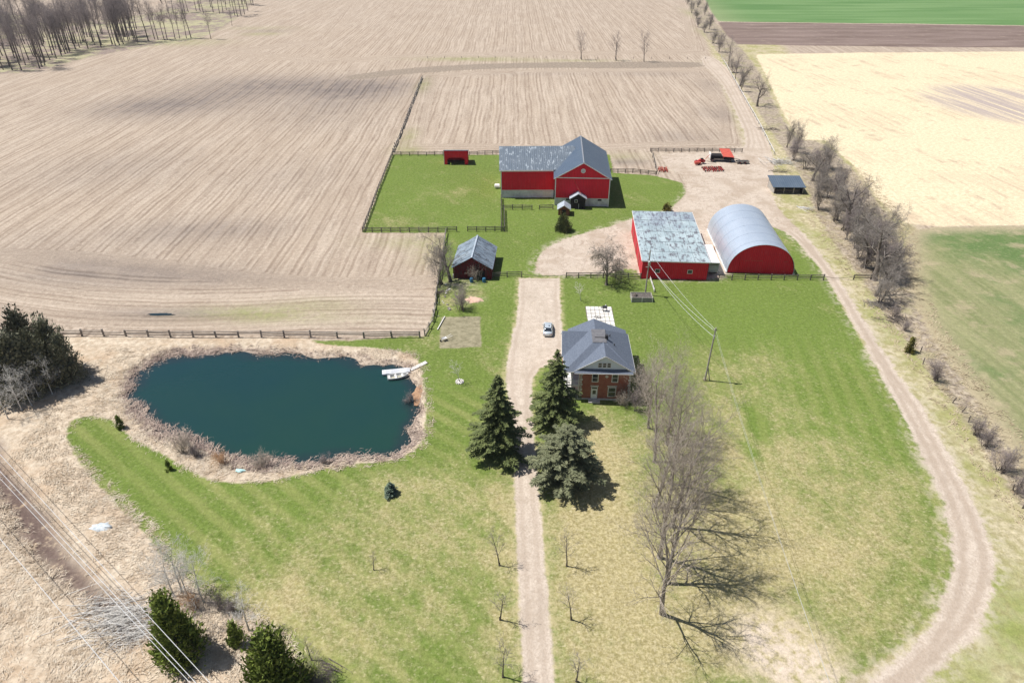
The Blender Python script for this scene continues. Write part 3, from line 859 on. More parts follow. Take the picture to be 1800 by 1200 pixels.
# weeping tree by the farmyard fence
weep = [dict(n=15, len=.66, ang=50, up=.0, wig=.18, seg=5, f0=.3, shape=.2, rr=.55, r=.05, tl=.75, tseg=5, twig=.10, thick=1),
        dict(n=8, len=.6, ang=45, up=-.16, wig=.14, seg=4, f0=.2, rr=.5, r=.025),
        dict(n=8, len=.5, ang=35, up=-.22, wig=.12, seg=3, f0=.1, r=.022),
        dict(n=6, len=.5, ang=32, up=-.2, wig=.1, r=.018)]
proto('weep', 150, 9.5, .30, weep, 'bark_dark', 'twig_grey')
bsh = [dict(n=6, len=.6, ang=26, up=.06, wig=.12, seg=3, f0=.08, shape=.3, rr=.5, r=.014, tl=.9, stems=9, tilt=.32, tseg=3),
       dict(n=7, len=.5, ang=38, up=.03, wig=.14, seg=2, f0=.1, r=.014),
       dict(n=5, len=.55, ang=40, up=.03, wig=.1, r=.011)]
for k in range(2):
    proto('bush%d' % k, 160+k, 3.2, .035, bsh, 'bark_dark', 'twig_mauve')
proto('bushrust', 163, 3.0, .035, bsh, 'twig_rust', 'twig_rust')
proto('bushtan', 164, 3.0, .035, bsh, 'twig_tan', 'twig_tan')

def conifer(key, seed, H, R0, m, mt='bark_dark', dens=1.0, droop=.22, first=.04, jag=.25, leaf=.30, up_end=.1, pw=.82):
    """trunk and whorls of drooping boughs, each bough feathered with needle sprays"""
    R = random.Random(seed)
    T, K = TriB(), TriB()
    T.seg(Vector((0, 0, -.3)), Vector((0, 0, H*.55)), H*.018+.05, H*.010+.02, 7)
    T.seg(Vector((0, 0, H*.55)), Vector((0, 0, H*.98)), H*.010+.02, .01, 6)
    z = H*first
    while z < H*.985:
        f = z/H
        prof = (1-f)**pw*(.72+.28*min(1, f*6))
        nb = max(4, int((5+6*prof)*dens))
        az0 = R.uniform(0, 6.28)
        for b in range(nb):
            if R.random() < .13:
                continue
            az = az0+b*2*pi/nb+R.uniform(-.3, .3)
            L = R0*prof*R.uniform(1-jag, 1+jag*.5)*(1+.18*sin(az*2+z*1.3)+.12*sin(az*3-z*2.1+seed))+.12
            out = Vector((cos(az), sin(az), 0))
            side = Vector((-sin(az), cos(az), 0))
            p0 = Vector((0, 0, z+R.uniform(-.1, .1)))
            n = max(3, int(L/leaf*1.5))
            prev = p0
            for k in range(1, n+1):
                u = k/n
                p = p0+out*(L*u)+Vector((0, 0, -droop*L*u+up_end*L*u*u+.10*L*sin(u*3)))
                if k % 2 == 0 or k == n:
                    K.seg(prev, p, .02, .012, 3)
                    prev = p
                wd = L*.34*(1-u*.75)+.16
                for sgn in (-1, 1):
                    for rep in range(3):
                        l_ = wd*R.uniform(.55, 1.15)
                        d = (side*sgn*R.uniform(.6, 1.1)+out*R.uniform(.15, .9)+Vector((0, 0, R.uniform(-.42, .12)))).normalized()
                        e = p+d*l_
                        wv = d.cross(Vector((R.gauss(0, .5), R.gauss(0, .5), 1))).normalized()*leaf*R.uniform(.22, .42)
                        mid = p+d*l_*.45
                        K.tri(p, mid+wv, e)
                        K.tri(p, e, mid-wv)
            # tip
            e = p0+out*(L*1.08)+Vector((0, 0, (-droop+up_end)*L))
            K.tri(p-side*leaf*.3, p+side*leaf*.3, e)
        z += R.uniform(.26, .40)*(.55+.6*(1-f))*max(.55, H/15)
    for k in range(10):
        d = rv(R, .1)+Vector((0, 0, .35))
        b = Vector((0, 0, H*.95+k*.05))
        s_ = rv(R, .05)
        K.tri(b-s_, b+s_, b+d)
    PROTO[key] = (T.mesh('trunk', M[mt]), K.mesh('crown', M[m]), H)

def shrub_cone(key, seed, H, R0, m, n=5200, leaf=.26, lobes=5, p=.7, mt='bark_dark'):
    """dense upright cedar: many small sprays over an uneven cone, hollow gaps between"""
    R = random.Random(seed)
    T, K = TriB(), TriB()
    T.seg(Vector((0, 0, -.3)), Vector((0, 0, H*.9)), H*.02+.04, .02, 6)
    ph = [R.uniform(0, 6.28) for _ in range(6)]
    nc_ = max(24, n//60)
    cl = []
    for i in range(nc_):
        u = R.random()**1.2
        az = R.uniform(0, 6.28)
        rad = R0*(1-u)**p*(.6+.4*min(1, u*9+.5))*R.uniform(.62, 1.18)
        cl.append((Vector((cos(az)*rad*.86, sin(az)*rad*.86, u*H*.96)), az, R.uniform(.55, 1.25)))
    for i in range(n):
        c0, az, sz_ = cl[i % nc_]
        k = R0*.30*sz_
        off = rv(R, 1.0)
        if off.length > 1.9:
            off *= 1.9/off.length
        off = Vector((off.x*k*.7, off.y*k*.7, off.z*k*1.1))
        pos = c0+off
        hr = math.hypot(pos.x, pos.y)
        if R.random() < .18:
            pos.x *= R.random()
            pos.y *= R.random()
        nrm = Vector((cos(az), sin(az), .6))+rv(R, .4)
        nrm.normalize()
        upv = (Vector((0, 0, 1))*R.uniform(.3, 1)+nrm*R.uniform(.3, 1.0)+rv(R, .3)).normalized()
        sd = upv.cross(nrm)
        if sd.length < .05 or pos.z < .05:
            continue
        sd.normalize()
        l_ = leaf*R.uniform(.6, 1.5)
        e = pos+upv*l_*1.25
        K.tri(pos-sd*l_*.35, pos+sd*l_*.35, e)
        K.tri(pos-upv*l_*.3, pos+sd*l_*.35, e+rv(R, l_*.15))
    for i in range(26):
        az, u = R.uniform(0, 6.28), R.uniform(.05, .8)
        K.seg(Vector((0, 0, u*H)), Vector((cos(az)*R0*(1-u)*.8, sin(az)*R0*(1-u)*.8, u*H+.5)), .03, 0, 3)
    PROTO[key] = (T.mesh('trunk', M[mt]), K.mesh('crown', M[m]), H)

conifer('spruce0', 1, 15.8, 4.7, 'spruce', dens=.9, jag=.5, leaf=.30)
conifer('spruce1', 2, 14.5, 4.2, 'spruce', dens=.75, droop=.12, jag=.65, leaf=.30)
conifer('spruce2', 3, 11.5, 5.4, 'spruce_pale', dens=.85, droop=.02, jag=.5, leaf=.33, pw=.50)
conifer('sprucelet', 4, 2.1, 1.0, 'spruce_blue', dens=1.1, droop=.05, leaf=.20, first=.02)
shrub_cone('cedar0', 5, 8.6, 2.5, 'cedar', 9000, .26, 5, 1.0)
shrub_cone('cedar1', 6, 7.8, 2.6, 'cedar', 8000, .26, 4, 1.0)
shrub_cone('cedar2', 7, 3.4, 1.1, 'cedar', 1800, .22, 5, .95)
shrub_cone('cedarold', 8, 10.5, 3.3, 'cedar_dull', 4200, .34, 6, .55)
shrub_cone('cedarold2', 18, 9.5, 3.0, 'cedar_dull', 3600, .34, 3, .45)
shrub_cone('yew', 9, 3.7, 2.0, 'spruce', 4200, .26, 4, .38)
shrub_cone('yellowball', 10, 1.7, 1.3, 'yellow_shrub', 1200, .22, 4, .4)
shrub_cone('yellowcone', 11, 3.0, .85, 'yellow_shrub', 900, .24, 4, .6)
# ---- planting: every tree stands at its surveyed spot
RT = random.Random(11)
ROWG = 'tall bare trees in the row beside the drive'
rowpx = [(1164,1078,1.0,'nearest the camera, its long shadow across bare soil'), (1173,1024,.95,'second from the near end of the row'), (1160,980,1.0,'third from the near end of the row'),
         (1182,925,.95,'fourth from the near end of the row'), (1150,890,.92,'fifth from the near end of the row'), (1178,850,.9,'sixth from the near end of the row'), (1150,812,.88,'third from the house end of the row'),
         (1172,780,.80,'second from the house end of the row'), (1140,752,.70,'nearest the brick house')]
for i, (px, py, s_, txt) in enumerate(rowpx):
    x, y = g(px, py)
    place('row%d' % (i % 4), x, y, 'bare_tree', 'tall bare pale-twigged tree, ' + txt, 'tree', ROWG, s_*.9, sz=s_*RT.uniform(.98, 1.06))
for (px, py, k, s_, lab) in [(1095,712,'bushtan',1.1,'reddish bare shrub against the right front window of the brick house'),
                             (1115,722,'filt0',.55,'bare twiggy small tree at the right front corner of the house'),
                             (1128,690,'fil1',.75,'bare multi-stemmed tree beside the right wall of the house')]:
    x, y = g(px, py)
    place(k, x, y, 'bare_shrub', lab, 'shrub', None, s_)
for (px, py, k, s_, lab) in [(876,800,'spruce0',.95,'tall dark spruce on the left edge of the driveway'),
                             (975,740,'spruce1',.95,'slender spruce right of the driveway in front of the house porch'),
                             (992,846,'spruce2',.86,'broad pale green spruce, nearest conifer right of the driveway')]:
    x, y = g(px, py)
    place(k, x, y, 'spruce_tree', lab, 'tree', 'spruces beside the driveway', s_)
x, y = g(687, 868)
place('sprucelet', x, y, 'young_spruce', 'knee-high bluish young spruce alone on the front lawn', 'tree', None, 1.0)
x, y = g(990, 405)
place('yew', x, y, 'clipped_evergreen', 'dark round evergreen bush in front of the barn porch', 'shrub', None, 1.0)
x, y = g(1172, 371)
place('yellowball', x, y, 'evergreen_shrub', 'small yellow-green round bush behind the wide red shed', 'shrub', None, 1.0)
x, y = g(1597, 618)
place('yellowcone', x, y, 'small_cedar', 'small yellow-green cedar alone beside the right lane', 'tree', None, 1.0)
for (px, py, k, s_, lab) in [(322,1150,'cedar0',1.1,'large bright green cedar beside the brush pile'), (497,1230,'cedar1',1.35,'bright green cedar at the bottom edge beside purple brush'),
                             (418,1130,'cedar2',1.0,'small green cedar between the two large cedars')]:
    x, y = g(px, py)
    place(k, x, y, 'cedar_tree', lab, 'tree', 'cedars at the lower left', s_)
SAPG = 'young trees planted along the drive'
for (px, py, k, lab) in [(878,994,'sap0','young bare tree left of the drive, farthest of three, shadow across gravel'), (879,1089,'sap1','young bare tree left of the drive, middle one of three'),
                         (884,1190,'sap2','young bare tree left of the drive, nearest the bottom edge'), (996,995,'sap2','young bare tree right of the drive, farthest of three'),
                         (1004,1089,'sap0','young bare tree right of the drive, middle one of three'), (1013,1197,'sap1','young bare tree right of the drive, nearest the bottom edge')]:
    x, y = g(px, py)
    place(k, x, y, 'young_tree', lab, 'tree', SAPG, 1.0)
for (px, py, k, s_, lab) in [(808,671,'sappale',1.0,'pale young tree rising from a ring of white stones'), (657,1001,'sap1',.62,'tiny bare sapling alone in the front lawn'),
                             (1021,528,'sappale',.95,'pale young tree on the lawn behind the patio')]:
    x, y = g(px, py)
    place(k, x, y, 'young_tree', lab, 'tree', None, s_)
for (px, py, k, s_, lab) in [(1022,105,'fld0',.94,'leftmost of three bare trees on the far field edge'), (1083,107,'fld1',1.0,'middle of three bare trees on the far field edge'),
                             (1132,109,'fld0',.98,'rightmost of three bare trees on the far field edge')]:
    x, y = g(px, py)
    place(k, x, y, 'field_tree', lab, 'tree', 'bare trees on the far field edge', s_)
for (px, py, k, s_, lab) in [(1066,500,'weep',1.08,'grey bare drooping tree at the farmyard fence beside the utility pole'), (792,495,'old1',.95,'dark crooked bare tree at the left corner of the small weathered shed'),
                             (776,500,'fil0',1.15,'grey twiggy bush on the old rail fence beside the small shed'), (812,545,'bush0',1.5,'pale bare shrub above the garden plot'),
                             (838,492,'bushtan',1.25,'arching bare shrub against the red gable of the small shed')]:
    x, y = g(px, py)
    place(k, x, y, 'bare_tree' if k in ('weep', 'old1') else 'bare_shrub', lab, 'tree' if k in ('weep', 'old1') else 'shrub', None, s_)
# hedgerow east of the lane: named big trees, then filler
HEDG = 'bare trees of the hedgerow along the lane'
hed = [(1331,187,'old2',1.05,'S-trunked bare tree at the corner of the straw field'), (1301,152,'old0',.95,'bare spreading tree in the hedgerow next beyond the crooked field-corner tree'), (1281,118,'fld1',1.0,'upright dark bare tree in the hedgerow near the ploughed strip'),
       (1292,140,'fld0',.8,'thin forked bare tree in the hedgerow near the ploughed strip'), (1428,318,'old3',1.0,'round-crowned open bare tree behind the dark-roofed lean-to'), (1490,405,'old0',1.4,'tall dark many-stemmed bare tree right of the lane bend'),
       (1502,412,'fld1',.95,'upright narrow bare tree leaning over the straw field'), (1537,492,'old2',1.32,'large bare tree at the end of the crossing fence, long shadow on green field'), (1516,470,'old1',1.12,'leaning bare tree left of the largest hedgerow tree'),
       (1540,520,'old3',.85,'bare tree just below the crossing fence in the hedgerow'), (1470,388,'old2',.85,'dark tangled bare tree above the lane bend')]
for (px, py, k, s_, lab) in hed:
    x, y = g(px, py)
    place(k, x, y, 'hedgerow_tree', lab, 'tree', HEDG, s_)
fpts = [(1206,10),(1213,22),(1222,32),(1230,48),(1240,60),(1250,76),(1262,92),(1284,126),(1306,162),(1248,50),(1236,30),(1226,10),(1215,-5),(1200,-12),
        (1384,262),(1396,282),(1412,300),(1400,270),(1432,300),(1440,330),(1430,348),(1446,318),(1454,350),(1440,366),(1462,362),(1470,340),(1450,300),(1480,372),
        (1462,390),(1476,404),(1484,424),(1500,436),(1520,432),(1534,448),(1546,436),(1552,466),(1526,474),(1504,458),(1554,494),(1564,484),(1546,530),(1512,402),(1494,388)]
for i, (px, py) in enumerate(fpts):
    x, y = g(px+RT.uniform(-4, 4), py+RT.uniform(-3, 3))
    far = py < 100
    lab = ('grey twiggy bush in the far hedgerow beside the ploughed strip' if py < 170 else 'grey twiggy bush in the hedgerow behind the dark-roofed lean-to' if py < 356
           else 'grey twiggy bush in the hedgerow around the large trees at the lane bend')
    place(('fil%d' if i % 3 else 'filt%d') % (i % 3), x, y, 'hedgerow_bush', lab, 'bush', 'twiggy bushes of the hedgerow', RT.uniform(.8, 1.35)*(1.15 if far else 1.0), sz=RT.uniform(.75, 1.3))
for (px, py, s_, lab) in [(1645,668,1.25,'round grey bush casting shadow beside the lower right lane'), (1716,765,1.1,'twiggy bush, upper of those at the right edge below the round grey bush'), (1732,785,1.0,'twiggy bush second below the round grey bush'),
                          (1762,828,1.35,'pale grey twiggy bush at the right edge with dark shadow'), (1785,866,1.1,'twiggy bush at the right edge, lowest of the roadside bushes'), (1808,900,1.0,'twiggy bush cut by the right edge of the picture'),
                          (1590,580,.7,'low purple-brown brush on the bank above the small yellow cedar'), (1572,556,.8,'low brush beside fallen limbs below the hedgerow')]:
    x, y = g(px, py)
    place('bush%d' % (int(px) % 2), x, y, 'roadside_bush', lab, 'bush', 'bushes on the bank beside the right lane', s_)
ORD = ['first', 'second', 'third', 'fourth', 'fifth', 'sixth', 'seventh', 'eighth', 'ninth', 'tenth', 'eleventh', 'twelfth', 'thirteenth', 'fourteenth', 'fifteenth', 'sixteenth', 'seventeenth',
       'eighteenth', 'nineteenth', 'twentieth', 'twenty-first', 'twenty-second', 'twenty-third', 'twenty-fourth', 'twenty-fifth', 'twenty-sixth', 'twenty-seventh', 'twenty-eighth', 'twenty-ninth', 'thirtieth', 'thirty-first', 'thirty-second', 'thirty-third']
# woodlot in the far left corner
WG = 'bare trees of the far woodlot'
front = [(6,123,.8),(22,124,.9),(38,124,.95),(45,115,.8),(70,121,1.05),(74,118,.95),(79,115,.9),(88,106,.8),(99,103,.95),(108,98,.8),(115,95,1.0),(122,92,.85),(133,87,1.0),(140,84,.8),(155,86,.95),(167,80,.85),(178,84,1.0),(197,79,.8),(203,80,.9),(210,80,.95),(217,78,1.0),(228,70,.7),
         (242,75,1.1),(261,72,1.15),(272,69,.9),(278,70,.85),(289,71,.8),(294,70,.85),(308,69,.8),(316,68,.65),(328,68,.7),(336,67,.95),(371,69,.6),
         (296,23,.8),(305,24,.85),(325,22,.95),(331,22,.8),(345,20,.75),(352,20,.8),(358,24,.85),(375,22,.95),(386,24,.85),(392,22,.9),(398,18,.8),(408,46,.45),(413,28,.8),(418,30,.85),(424,28,.9),(430,26,.8),(436,20,.85),(442,10,.8),(405,12,.85),(450,-4,.8),(425,8,.85)]
near_e = sorted(range(33), key=lambda k: front[k][0])
far_e = sorted(range(33, len(front)), key=lambda k: front[k][0])
wlab = {k: 'slender bare tree, %s from the left on the near edge of the woodlot' % ORD[n] for n, k in enumerate(near_e)}
wlab.update({k: 'slender bare tree, %s from the left on the woodlot edge beyond the clearing' % ORD[n] for n, k in enumerate(far_e)})
for i, (px, py, s_) in enumerate(front):
    x, y = g(px, py)
    place('wood%d' % (i % 4), x, y, 'woodlot_tree', wlab[i], 'tree', WG, s_*RT.uniform(.92, 1.05), tilt=.03)
for i in range(215):
    if i < 75:
        px = RT.uniform(-60, 235)
        py = float(np.interp(px, [0, 80, 135, 240, 340], [123, 114, 88, 75, 68]))-RT.uniform(2, 24)
    elif i < 165:
        px = RT.uniform(-120, 240)
        py = RT.uniform(30, 100)-max(0, px)*.10
    else:
        px = RT.uniform(250, 470)
        py = RT.uniform(-30, 14)
    x, y = g(px, py)
    place('wood%d' % (i % 4), x, y, 'woodlot_tree', 'bare tree deep inside the far woodlot behind its near edge trees' if i < 165 else 'bare tree inside the woodlot beyond the clearing behind its edge trees', 'tree', 'inner trees of the far woodlot', RT.uniform(.75, 1.0), tilt=.03)
# evergreen clump left of the pond with dead pale trees in front
for (px, py, k, s_, lab) in [(20,700,'cedarold',1.1,'dull green cedar at the left edge behind dead pale stems'), (48,690,'cedarold2',1.15,'dull green cedar second from the left edge in the pondside clump'), (82,680,'cedarold',1.0,'dull green cedar in the middle of the pondside clump'),
                             (105,652,'cedarold2',1.05,'dull green cedar at the right side of the pondside clump'), (128,665,'cedarold',.8,'low dull cedar at the right end of the pondside clump casting dark shadow'), (62,640,'cedarold2',1.1,'cedar at the back of the pondside clump near the rail fence'),
                             (-25,680,'cedarold',1.2,'cedar of the pondside clump cut by the left edge')]:
    x, y = g(px, py)
    place(k, x, y, 'cedar_tree', lab, 'tree', 'cedars in the clump left of the pond', s_)
for (px, py, s_, lab) in [(38,720,.95,'pale dead tree at the front of the pondside cedar clump, left one'), (56,712,.85,'pale dead leaning tree at the front of the pondside clump, middle one'), (70,700,.8,'pale dead tree before the pondside cedars, right one'),
                          (92,692,.9,'pale dead tree at the right front of the pondside cedar clump'), (28,700,1.1,'tall pale dead tree amid the left pondside cedars'), (14,735,.8,'pale dead tree at the left picture edge beside the pondside cedars'), (5,590,.8,'grey bare tree behind the pondside cedars at the left edge')]:
    x, y = g(px, py)
    place('dead%d' % (int(px) % 2), x, y, 'dead_tree', lab, 'tree', 'pale dead trees at the cedar clump', s_)
for (px, py, k, s_, lab) in [(305,1046,'dead0',.98,'leftmost pale poplar stem behind the large cedar'), (320,1040,'dead1',1.0,'second pale poplar stem behind the large cedar'), (333,1052,'dead0',.9,'third pale poplar stem behind the large cedar'),
                             (358,1058,'dead1',.92,'rightmost pale poplar stem of the group behind the large cedar'), (438,1108,'dead0',.85,'white branching dead tree beside the small cedar'), (548,1160,'sap1',.7,'thin bare three-stemmed sapling beside purple brush')]:
    x, y = g(px, py)
    place(k, x, y, 'bare_tree', lab, 'tree', None, s_)
for (px, py, s_, lab) in [(385,1072,.8,'purple-brown brush between the pale poplars and the white dead tree'), (545,1200,1.1,'tangled purple brush beside the bottom cedar'), (575,1215,1.0,'purple brush at the bottom edge right of the cedar'), (410,1075,.7,'low purple brush below the white dead tree')]:
    x, y = g(px, py)
    place('bush%d' % (int(px) % 2), x, y, 'brush_shrub', lab, 'bush', 'purple brush at the lower left', s_)
x, y = g(345, 1065)
place('bushrust', x, y, 'brush_shrub', 'rust orange shrub behind the large cedar', 'bush', None, .9)
for (px, py, k, s_, lab) in [(322,796,'bushtan',1.25,'grey-tan willow bush at the left of the pond south shore'), (345,802,'bush0',.75,'low grey bush on the pond south shore beside the willow'), (392,812,'bushrust',.85,'small orange-brown bush on the pond south shore'), (460,818,'bushtan',.95,'narrow tan bush at the pond south shore right of the pale sheet'),
                             (213,752,'cedar2',.65,'tiny green cedar at the tip of the lawn by the pond'), (298,826,'cedar2',.5,'tiny dark shrub on the lawn below the pond'), (718,700,'bush1',.7,'thin twigs on the east bank of the pond'), (570,812,'bush0',.6,'low twigs at the middle of the pond south shore')]:
    x, y = g(px, py)
    place(k, x, y, 'shore_bush', lab, 'bush', 'bushes on the pond shore', s_)

# ---- tall dead grass and reeds (uncountable): one mesh each
def blades(name, pts, hmin, hmax, nb, m, label, lean=.45, wdt=.035, seed=1, spread=.28):
    r = np.random.RandomState(seed)
    n = len(pts)*nb
    base = np.repeat(pts, nb, 0) + np.c_[r.normal(0, spread, (n, 2)), np.zeros(n)]
    h = r.uniform(hmin, hmax, n)
    swirl = 1.2*np.sin(base[:, 0]*.11+1.)+1.1*np.sin(base[:, 1]*.13+base[:, 0]*.07)
    az = swirl+r.normal(0, .75, n)
    ln = h*(lean+np.abs(r.normal(0, .35, n)))
    dx, dy = np.cos(az)*ln, np.sin(az)*ln
    mid = base+np.c_[dx*.45, dy*.45, h*.42]
    tip = base+np.c_[dx, dy, h*.40*r.uniform(.2, 1.3, n)]
    sw = az+pi/2+r.normal(0, .4, n)
    s_ = np.c_[np.cos(sw), np.sin(sw), np.zeros(n)]*wdt
    v = np.stack([base-s_, base+s_, mid+s_*.8, mid-s_*.8, tip], 1).reshape(-1, 3)
    o = np.arange(n)[:, None]*5
    tr = np.concatenate([o+np.array([[0, 1, 2]]), o+np.array([[0, 2, 3]]), o+np.array([[3, 2, 4]])], 1).reshape(-1, 3)
    return tag(link(name, fast_mesh(name, v, tr, m)), label, None, None, 'stuff')
def grass_mat(name, a, b, c):
    t = NT(name)
    P_ = t.pos()
    col = t.mix(t.mr(t.noise(P_, .45, 4), .33, .67), a, b)
    col = t.mix(t.mr(t.noise(P_, 2.5, 3), .5, .7, 0, .8), col, c)
    return t.done(col, .9, 0, .1)
M['deadgrass'] = grass_mat('deadgrass', (.44, .345, .245), (.64, .55, .43), (.76, .69, .57))
M['verge_blades'] = grass_mat('verge_blades', (.33, .26, .165), (.48, .40, .27), (.58, .51, .36))
M['reed'] = grass_mat('reed', (.26, .195, .17), (.42, .33, .27), (.60, .50, .41))
def scatter(mask_fn, x0, x1, y0, y1, dens, seed):
    r = np.random.RandomState(seed)
    n = int((x1-x0)*(y1-y0)*dens)
    x, y = r.uniform(x0, x1, n), r.uniform(y0, y1, n)
    i = np.clip(np.searchsorted(GX, x)-1, 0, nx-2)
    j = np.clip(np.searchsorted(GY, y)-1, 0, ny-2)
    k = mask_fn(i, j, r, n)
    return np.c_[x, y, ZZ[j, i]][k]
px_ = lambda a, i, j: a[j, i]
clus = fbm(XX, YY, .35, 9)
pm = scatter(lambda i, j, r, n: (S['meadow'][j, i] > -.6) & (sd_pond[j, i] < -1.6) & (A['ditch'][j, i] < .25+r.rand(n)*.55) & (clus[j, i]*.35+r.rand(n) > .15), -75, -12, 40, 106, 2.6, 5)
blades('dead_grass', pm, .22, .52, 12, M['deadgrass'], 'tall flattened tan dead grass around the pond and lower left', 1.2, .03, 2, .36)
pr = scatter(lambda i, j, r, n: (sd_pond[j, i] > -.7-1.3*A['litter'][j, i]-r.rand(n)*.8) & (sd_pond[j, i] < .2+r.rand(n)*r.rand(n)*1.8*(.3+A['litter'][j, i])) & (r.rand(n) < .35+.65*A['litter'][j, i]), -70, -12, 70, 108, 4.5, 6)
blades('reed_litter', pr, .3, .8, 7, M['reed'], 'broken purple-brown reeds along the pond waterline', .9, .045, 3)
pv = scatter(lambda i, j, r, n: (S['hedgerow_bank'][j, i] > -3.2) & (S['farmyard'][j, i] < -.8) & (r.rand(n) < .75), 44, 110, 40, 210, 1.1, 7)
blades('verge_grass', pv, .2, .5, 7, M['verge_blades'], 'rough dry grass on the bank beside the right lane', 1.2, .05, 4)
# ---------------------------------------------------------------- building materials
RED = (.36, .012, .022)
M['red_siding'] = ribbed('red_siding', (.74, .013, .038), (.60, .011, .032), 0, .42, .55, 0, .35, .35)
M['red_siding_y'] = ribbed('red_siding_y', (.60, .016, .04), (.50, .014, .034), 1, .42, .55, 0, .35, .35)
M['red_old'] = ribbed('red_old', (.15, .012, .018), (.10, .010, .015), 0, .25, .8, 0, .8, .5, (.07, .03, .03), .12, 1.5)
M['red_paint'] = simple('red_paint', (.42, .03, .03), (.30, .02, .02), 2.5, .45)
M['red_faded'] = simple('red_faded', (.56, .12, .08), (.46, .08, .06), 1.8, .6)
M['trim'] = simple('trim', (.78, .77, .75), (.70, .69, .67), 1.2, .6)
M['stonewash'] = simple('stonewash', (.70, .70, .71), (.52, .52, .53), .9, .9, 0, .4)
M['steel_roof'] = ribbed('steel_roof', (.12, .16, .22), (.155, .195, .255), 0, .55, .38, .45, .5, .4)
M['steel_roof_y'] = ribbed('steel_roof_y', (.125, .17, .235), (.165, .21, .275), 1, .55, .36, .5, .5, .4)
M['steel_roof_worn'] = ribbed('steel_roof_worn', (.16, .195, .235), (.215, .25, .285), 0, .55, .42, .35, .8, .4, (.42, .47, .51), .045, 1.0)
def worn_panel():
    t = NT('worn_panel')
    o = t.obj()
    a = t.noise(o, .30, 3)
    r_ = t.rnd()
    base = t.mix(t.mr(t.ma('ADD', a, t.ma('MULTIPLY', r_, .12)), .35, .75), (.34, .42, .445), (.455, .54, .56))
    q = t.xyz(o)
    sp = t.noise(t.comb(t.ma('MULTIPLY', q[0], 1.5), t.ma('MULTIPLY', q[1], .55), 0.), .95, 5, .66)
    sp2 = t.noise(o, .45, 4, .6)
    m_ = t.ma('MULTIPLY', t.mr(sp, .50, .57), t.mr(sp2, .38, .54))
    col = t.mix(m_, base, (.17, .17, .19))
    bnd = t.mr(t.ma('ADD', q[1], t.ma('MULTIPLY', sp2, 6.)), 15., 26., 0., .55)
    col = t.mix(t.ma('MULTIPLY', bnd, t.mr(sp2, .35, .65)), col, (.22, .24, .31))
    t.bump(t.ma('SINE', t.ma('MULTIPLY', q[0], 20.)), .25, .02)
    return t.done(col, .5, .15)
M['worn_panel'] = worn_panel()
M['galv'] = ribbed('galv', (.56, .64, .74), (.66, .73, .82), 1, .30, .36, .5, .25, .35)
M['shed_roof'] = ribbed('shed_roof', (.19, .25, .31), (.36, .43, .49), 1, .45, .45, .3, 1.3, .4, (.12, .13, .15), .08, 1.3)
M['tin_light'] = simple('tin_light', (.50, .56, .62), (.36, .42, .48), 1.4, .45, .2)
M['tin_blue'] = ribbed('tin_blue', (.09, .125, .17), (.125, .16, .205), 0, .6, .5, .1, .5, .3)
M['black_boards'] = ribbed('black_boards', (.022, .018, .020), (.036, .028, .03), 0, .25, .85, 0, .6, .5)
M['dark'] = simple('dark', (.012, .011, .012), (.022, .02, .02), 2, .9)
M['brown_boards'] = ribbed('brown_boards', (.20, .075, .04), (.14, .05, .03), 0, .22, .8, 0, .8, .4)
M['fence_wood'] = simple('fence_wood', (.115, .10, .088), (.20, .18, .16), 3, .95, 0, .2, .1, 4, .25)
M['rail_wood'] = simple('rail_wood', (.20, .175, .155), (.33, .30, .27), 3, .95, 0, .2, .1, 4, .25)
M['old_wood'] = simple('old_wood', (.30, .28, .25), (.42, .39, .35), 3, .95, 0, .2, .1, 4, .15)
M['white_wood'] = simple('white_wood', (.62, .60, .57), (.74, .72, .69), 2, .8, 0, 0, None, 4, .1)
M['pole_wood'] = simple('pole_wood', (.27, .24, .215), (.36, .33, .30), 1.5, .9)
M['glass'] = simple('glass', (.018, .024, .032), (.03, .038, .05), .6, .08, 0, 0, .6)
M['white_paint'] = simple('white_paint', (.80, .80, .80), (.74, .74, .74), 1.5, .5)
M['concrete'] = simple('concrete', (.60, .57, .52), (.70, .68, .63), 1.6, .9, 0, .2, None, 5, .10)
M['stone'] = simple('stone', (.50, .475, .43), (.64, .61, .565), 2.5, .9, 0, .3, None, 4, .12)
M['dark_metal'] = simple('dark_metal', (.05, .05, .055), (.08, .08, .085), 2, .5, .4)
M['grey_metal'] = simple('grey_metal', (.36, .37, .38), (.46, .47, .48), 2, .45, .5)
M['rubber'] = simple('rubber', (.018, .018, .018), (.03, .03, .03), 4, .85)
M['blue_plastic'] = simple('blue_plastic', (.03, .12, .22), (.04, .16, .28), 2, .5)
M['wire'] = simple('wire', (.70, .70, .70), (.78, .78, .78), 1, .4, .3)
M['wire_dark'] = simple('wire_dark', (.42, .42, .40), (.5, .5, .48), 1, .5, .2)
M['tarp_pale'] = simple('tarp_pale', (.42, .47, .50), (.60, .64, .66), 1.6, .6, 0, .4)
M['tarp_aqua'] = simple('tarp_aqua', (.40, .66, .66), (.52, .76, .74), 2, .5)
M['boat_white'] = simple('boat_white', (.80, .79, .76), (.72, .71, .68), 1.5, .4)
M['boat_inside'] = simple('boat_inside', (.36, .34, .24), (.46, .43, .32), 2, .7)
M['dock_wood'] = simple('dock_wood', (.52, .54, .57), (.64, .65, .67), 1.5, .8, 0, .2, None, 4, .12)
M['pond_mud'] = simple('pond_mud', (.30, .17, .10), (.40, .25, .15), .8, .9)
M['peach'] = simple('peach', (.56, .36, .27), (.62, .44, .33), 1.5, .95)
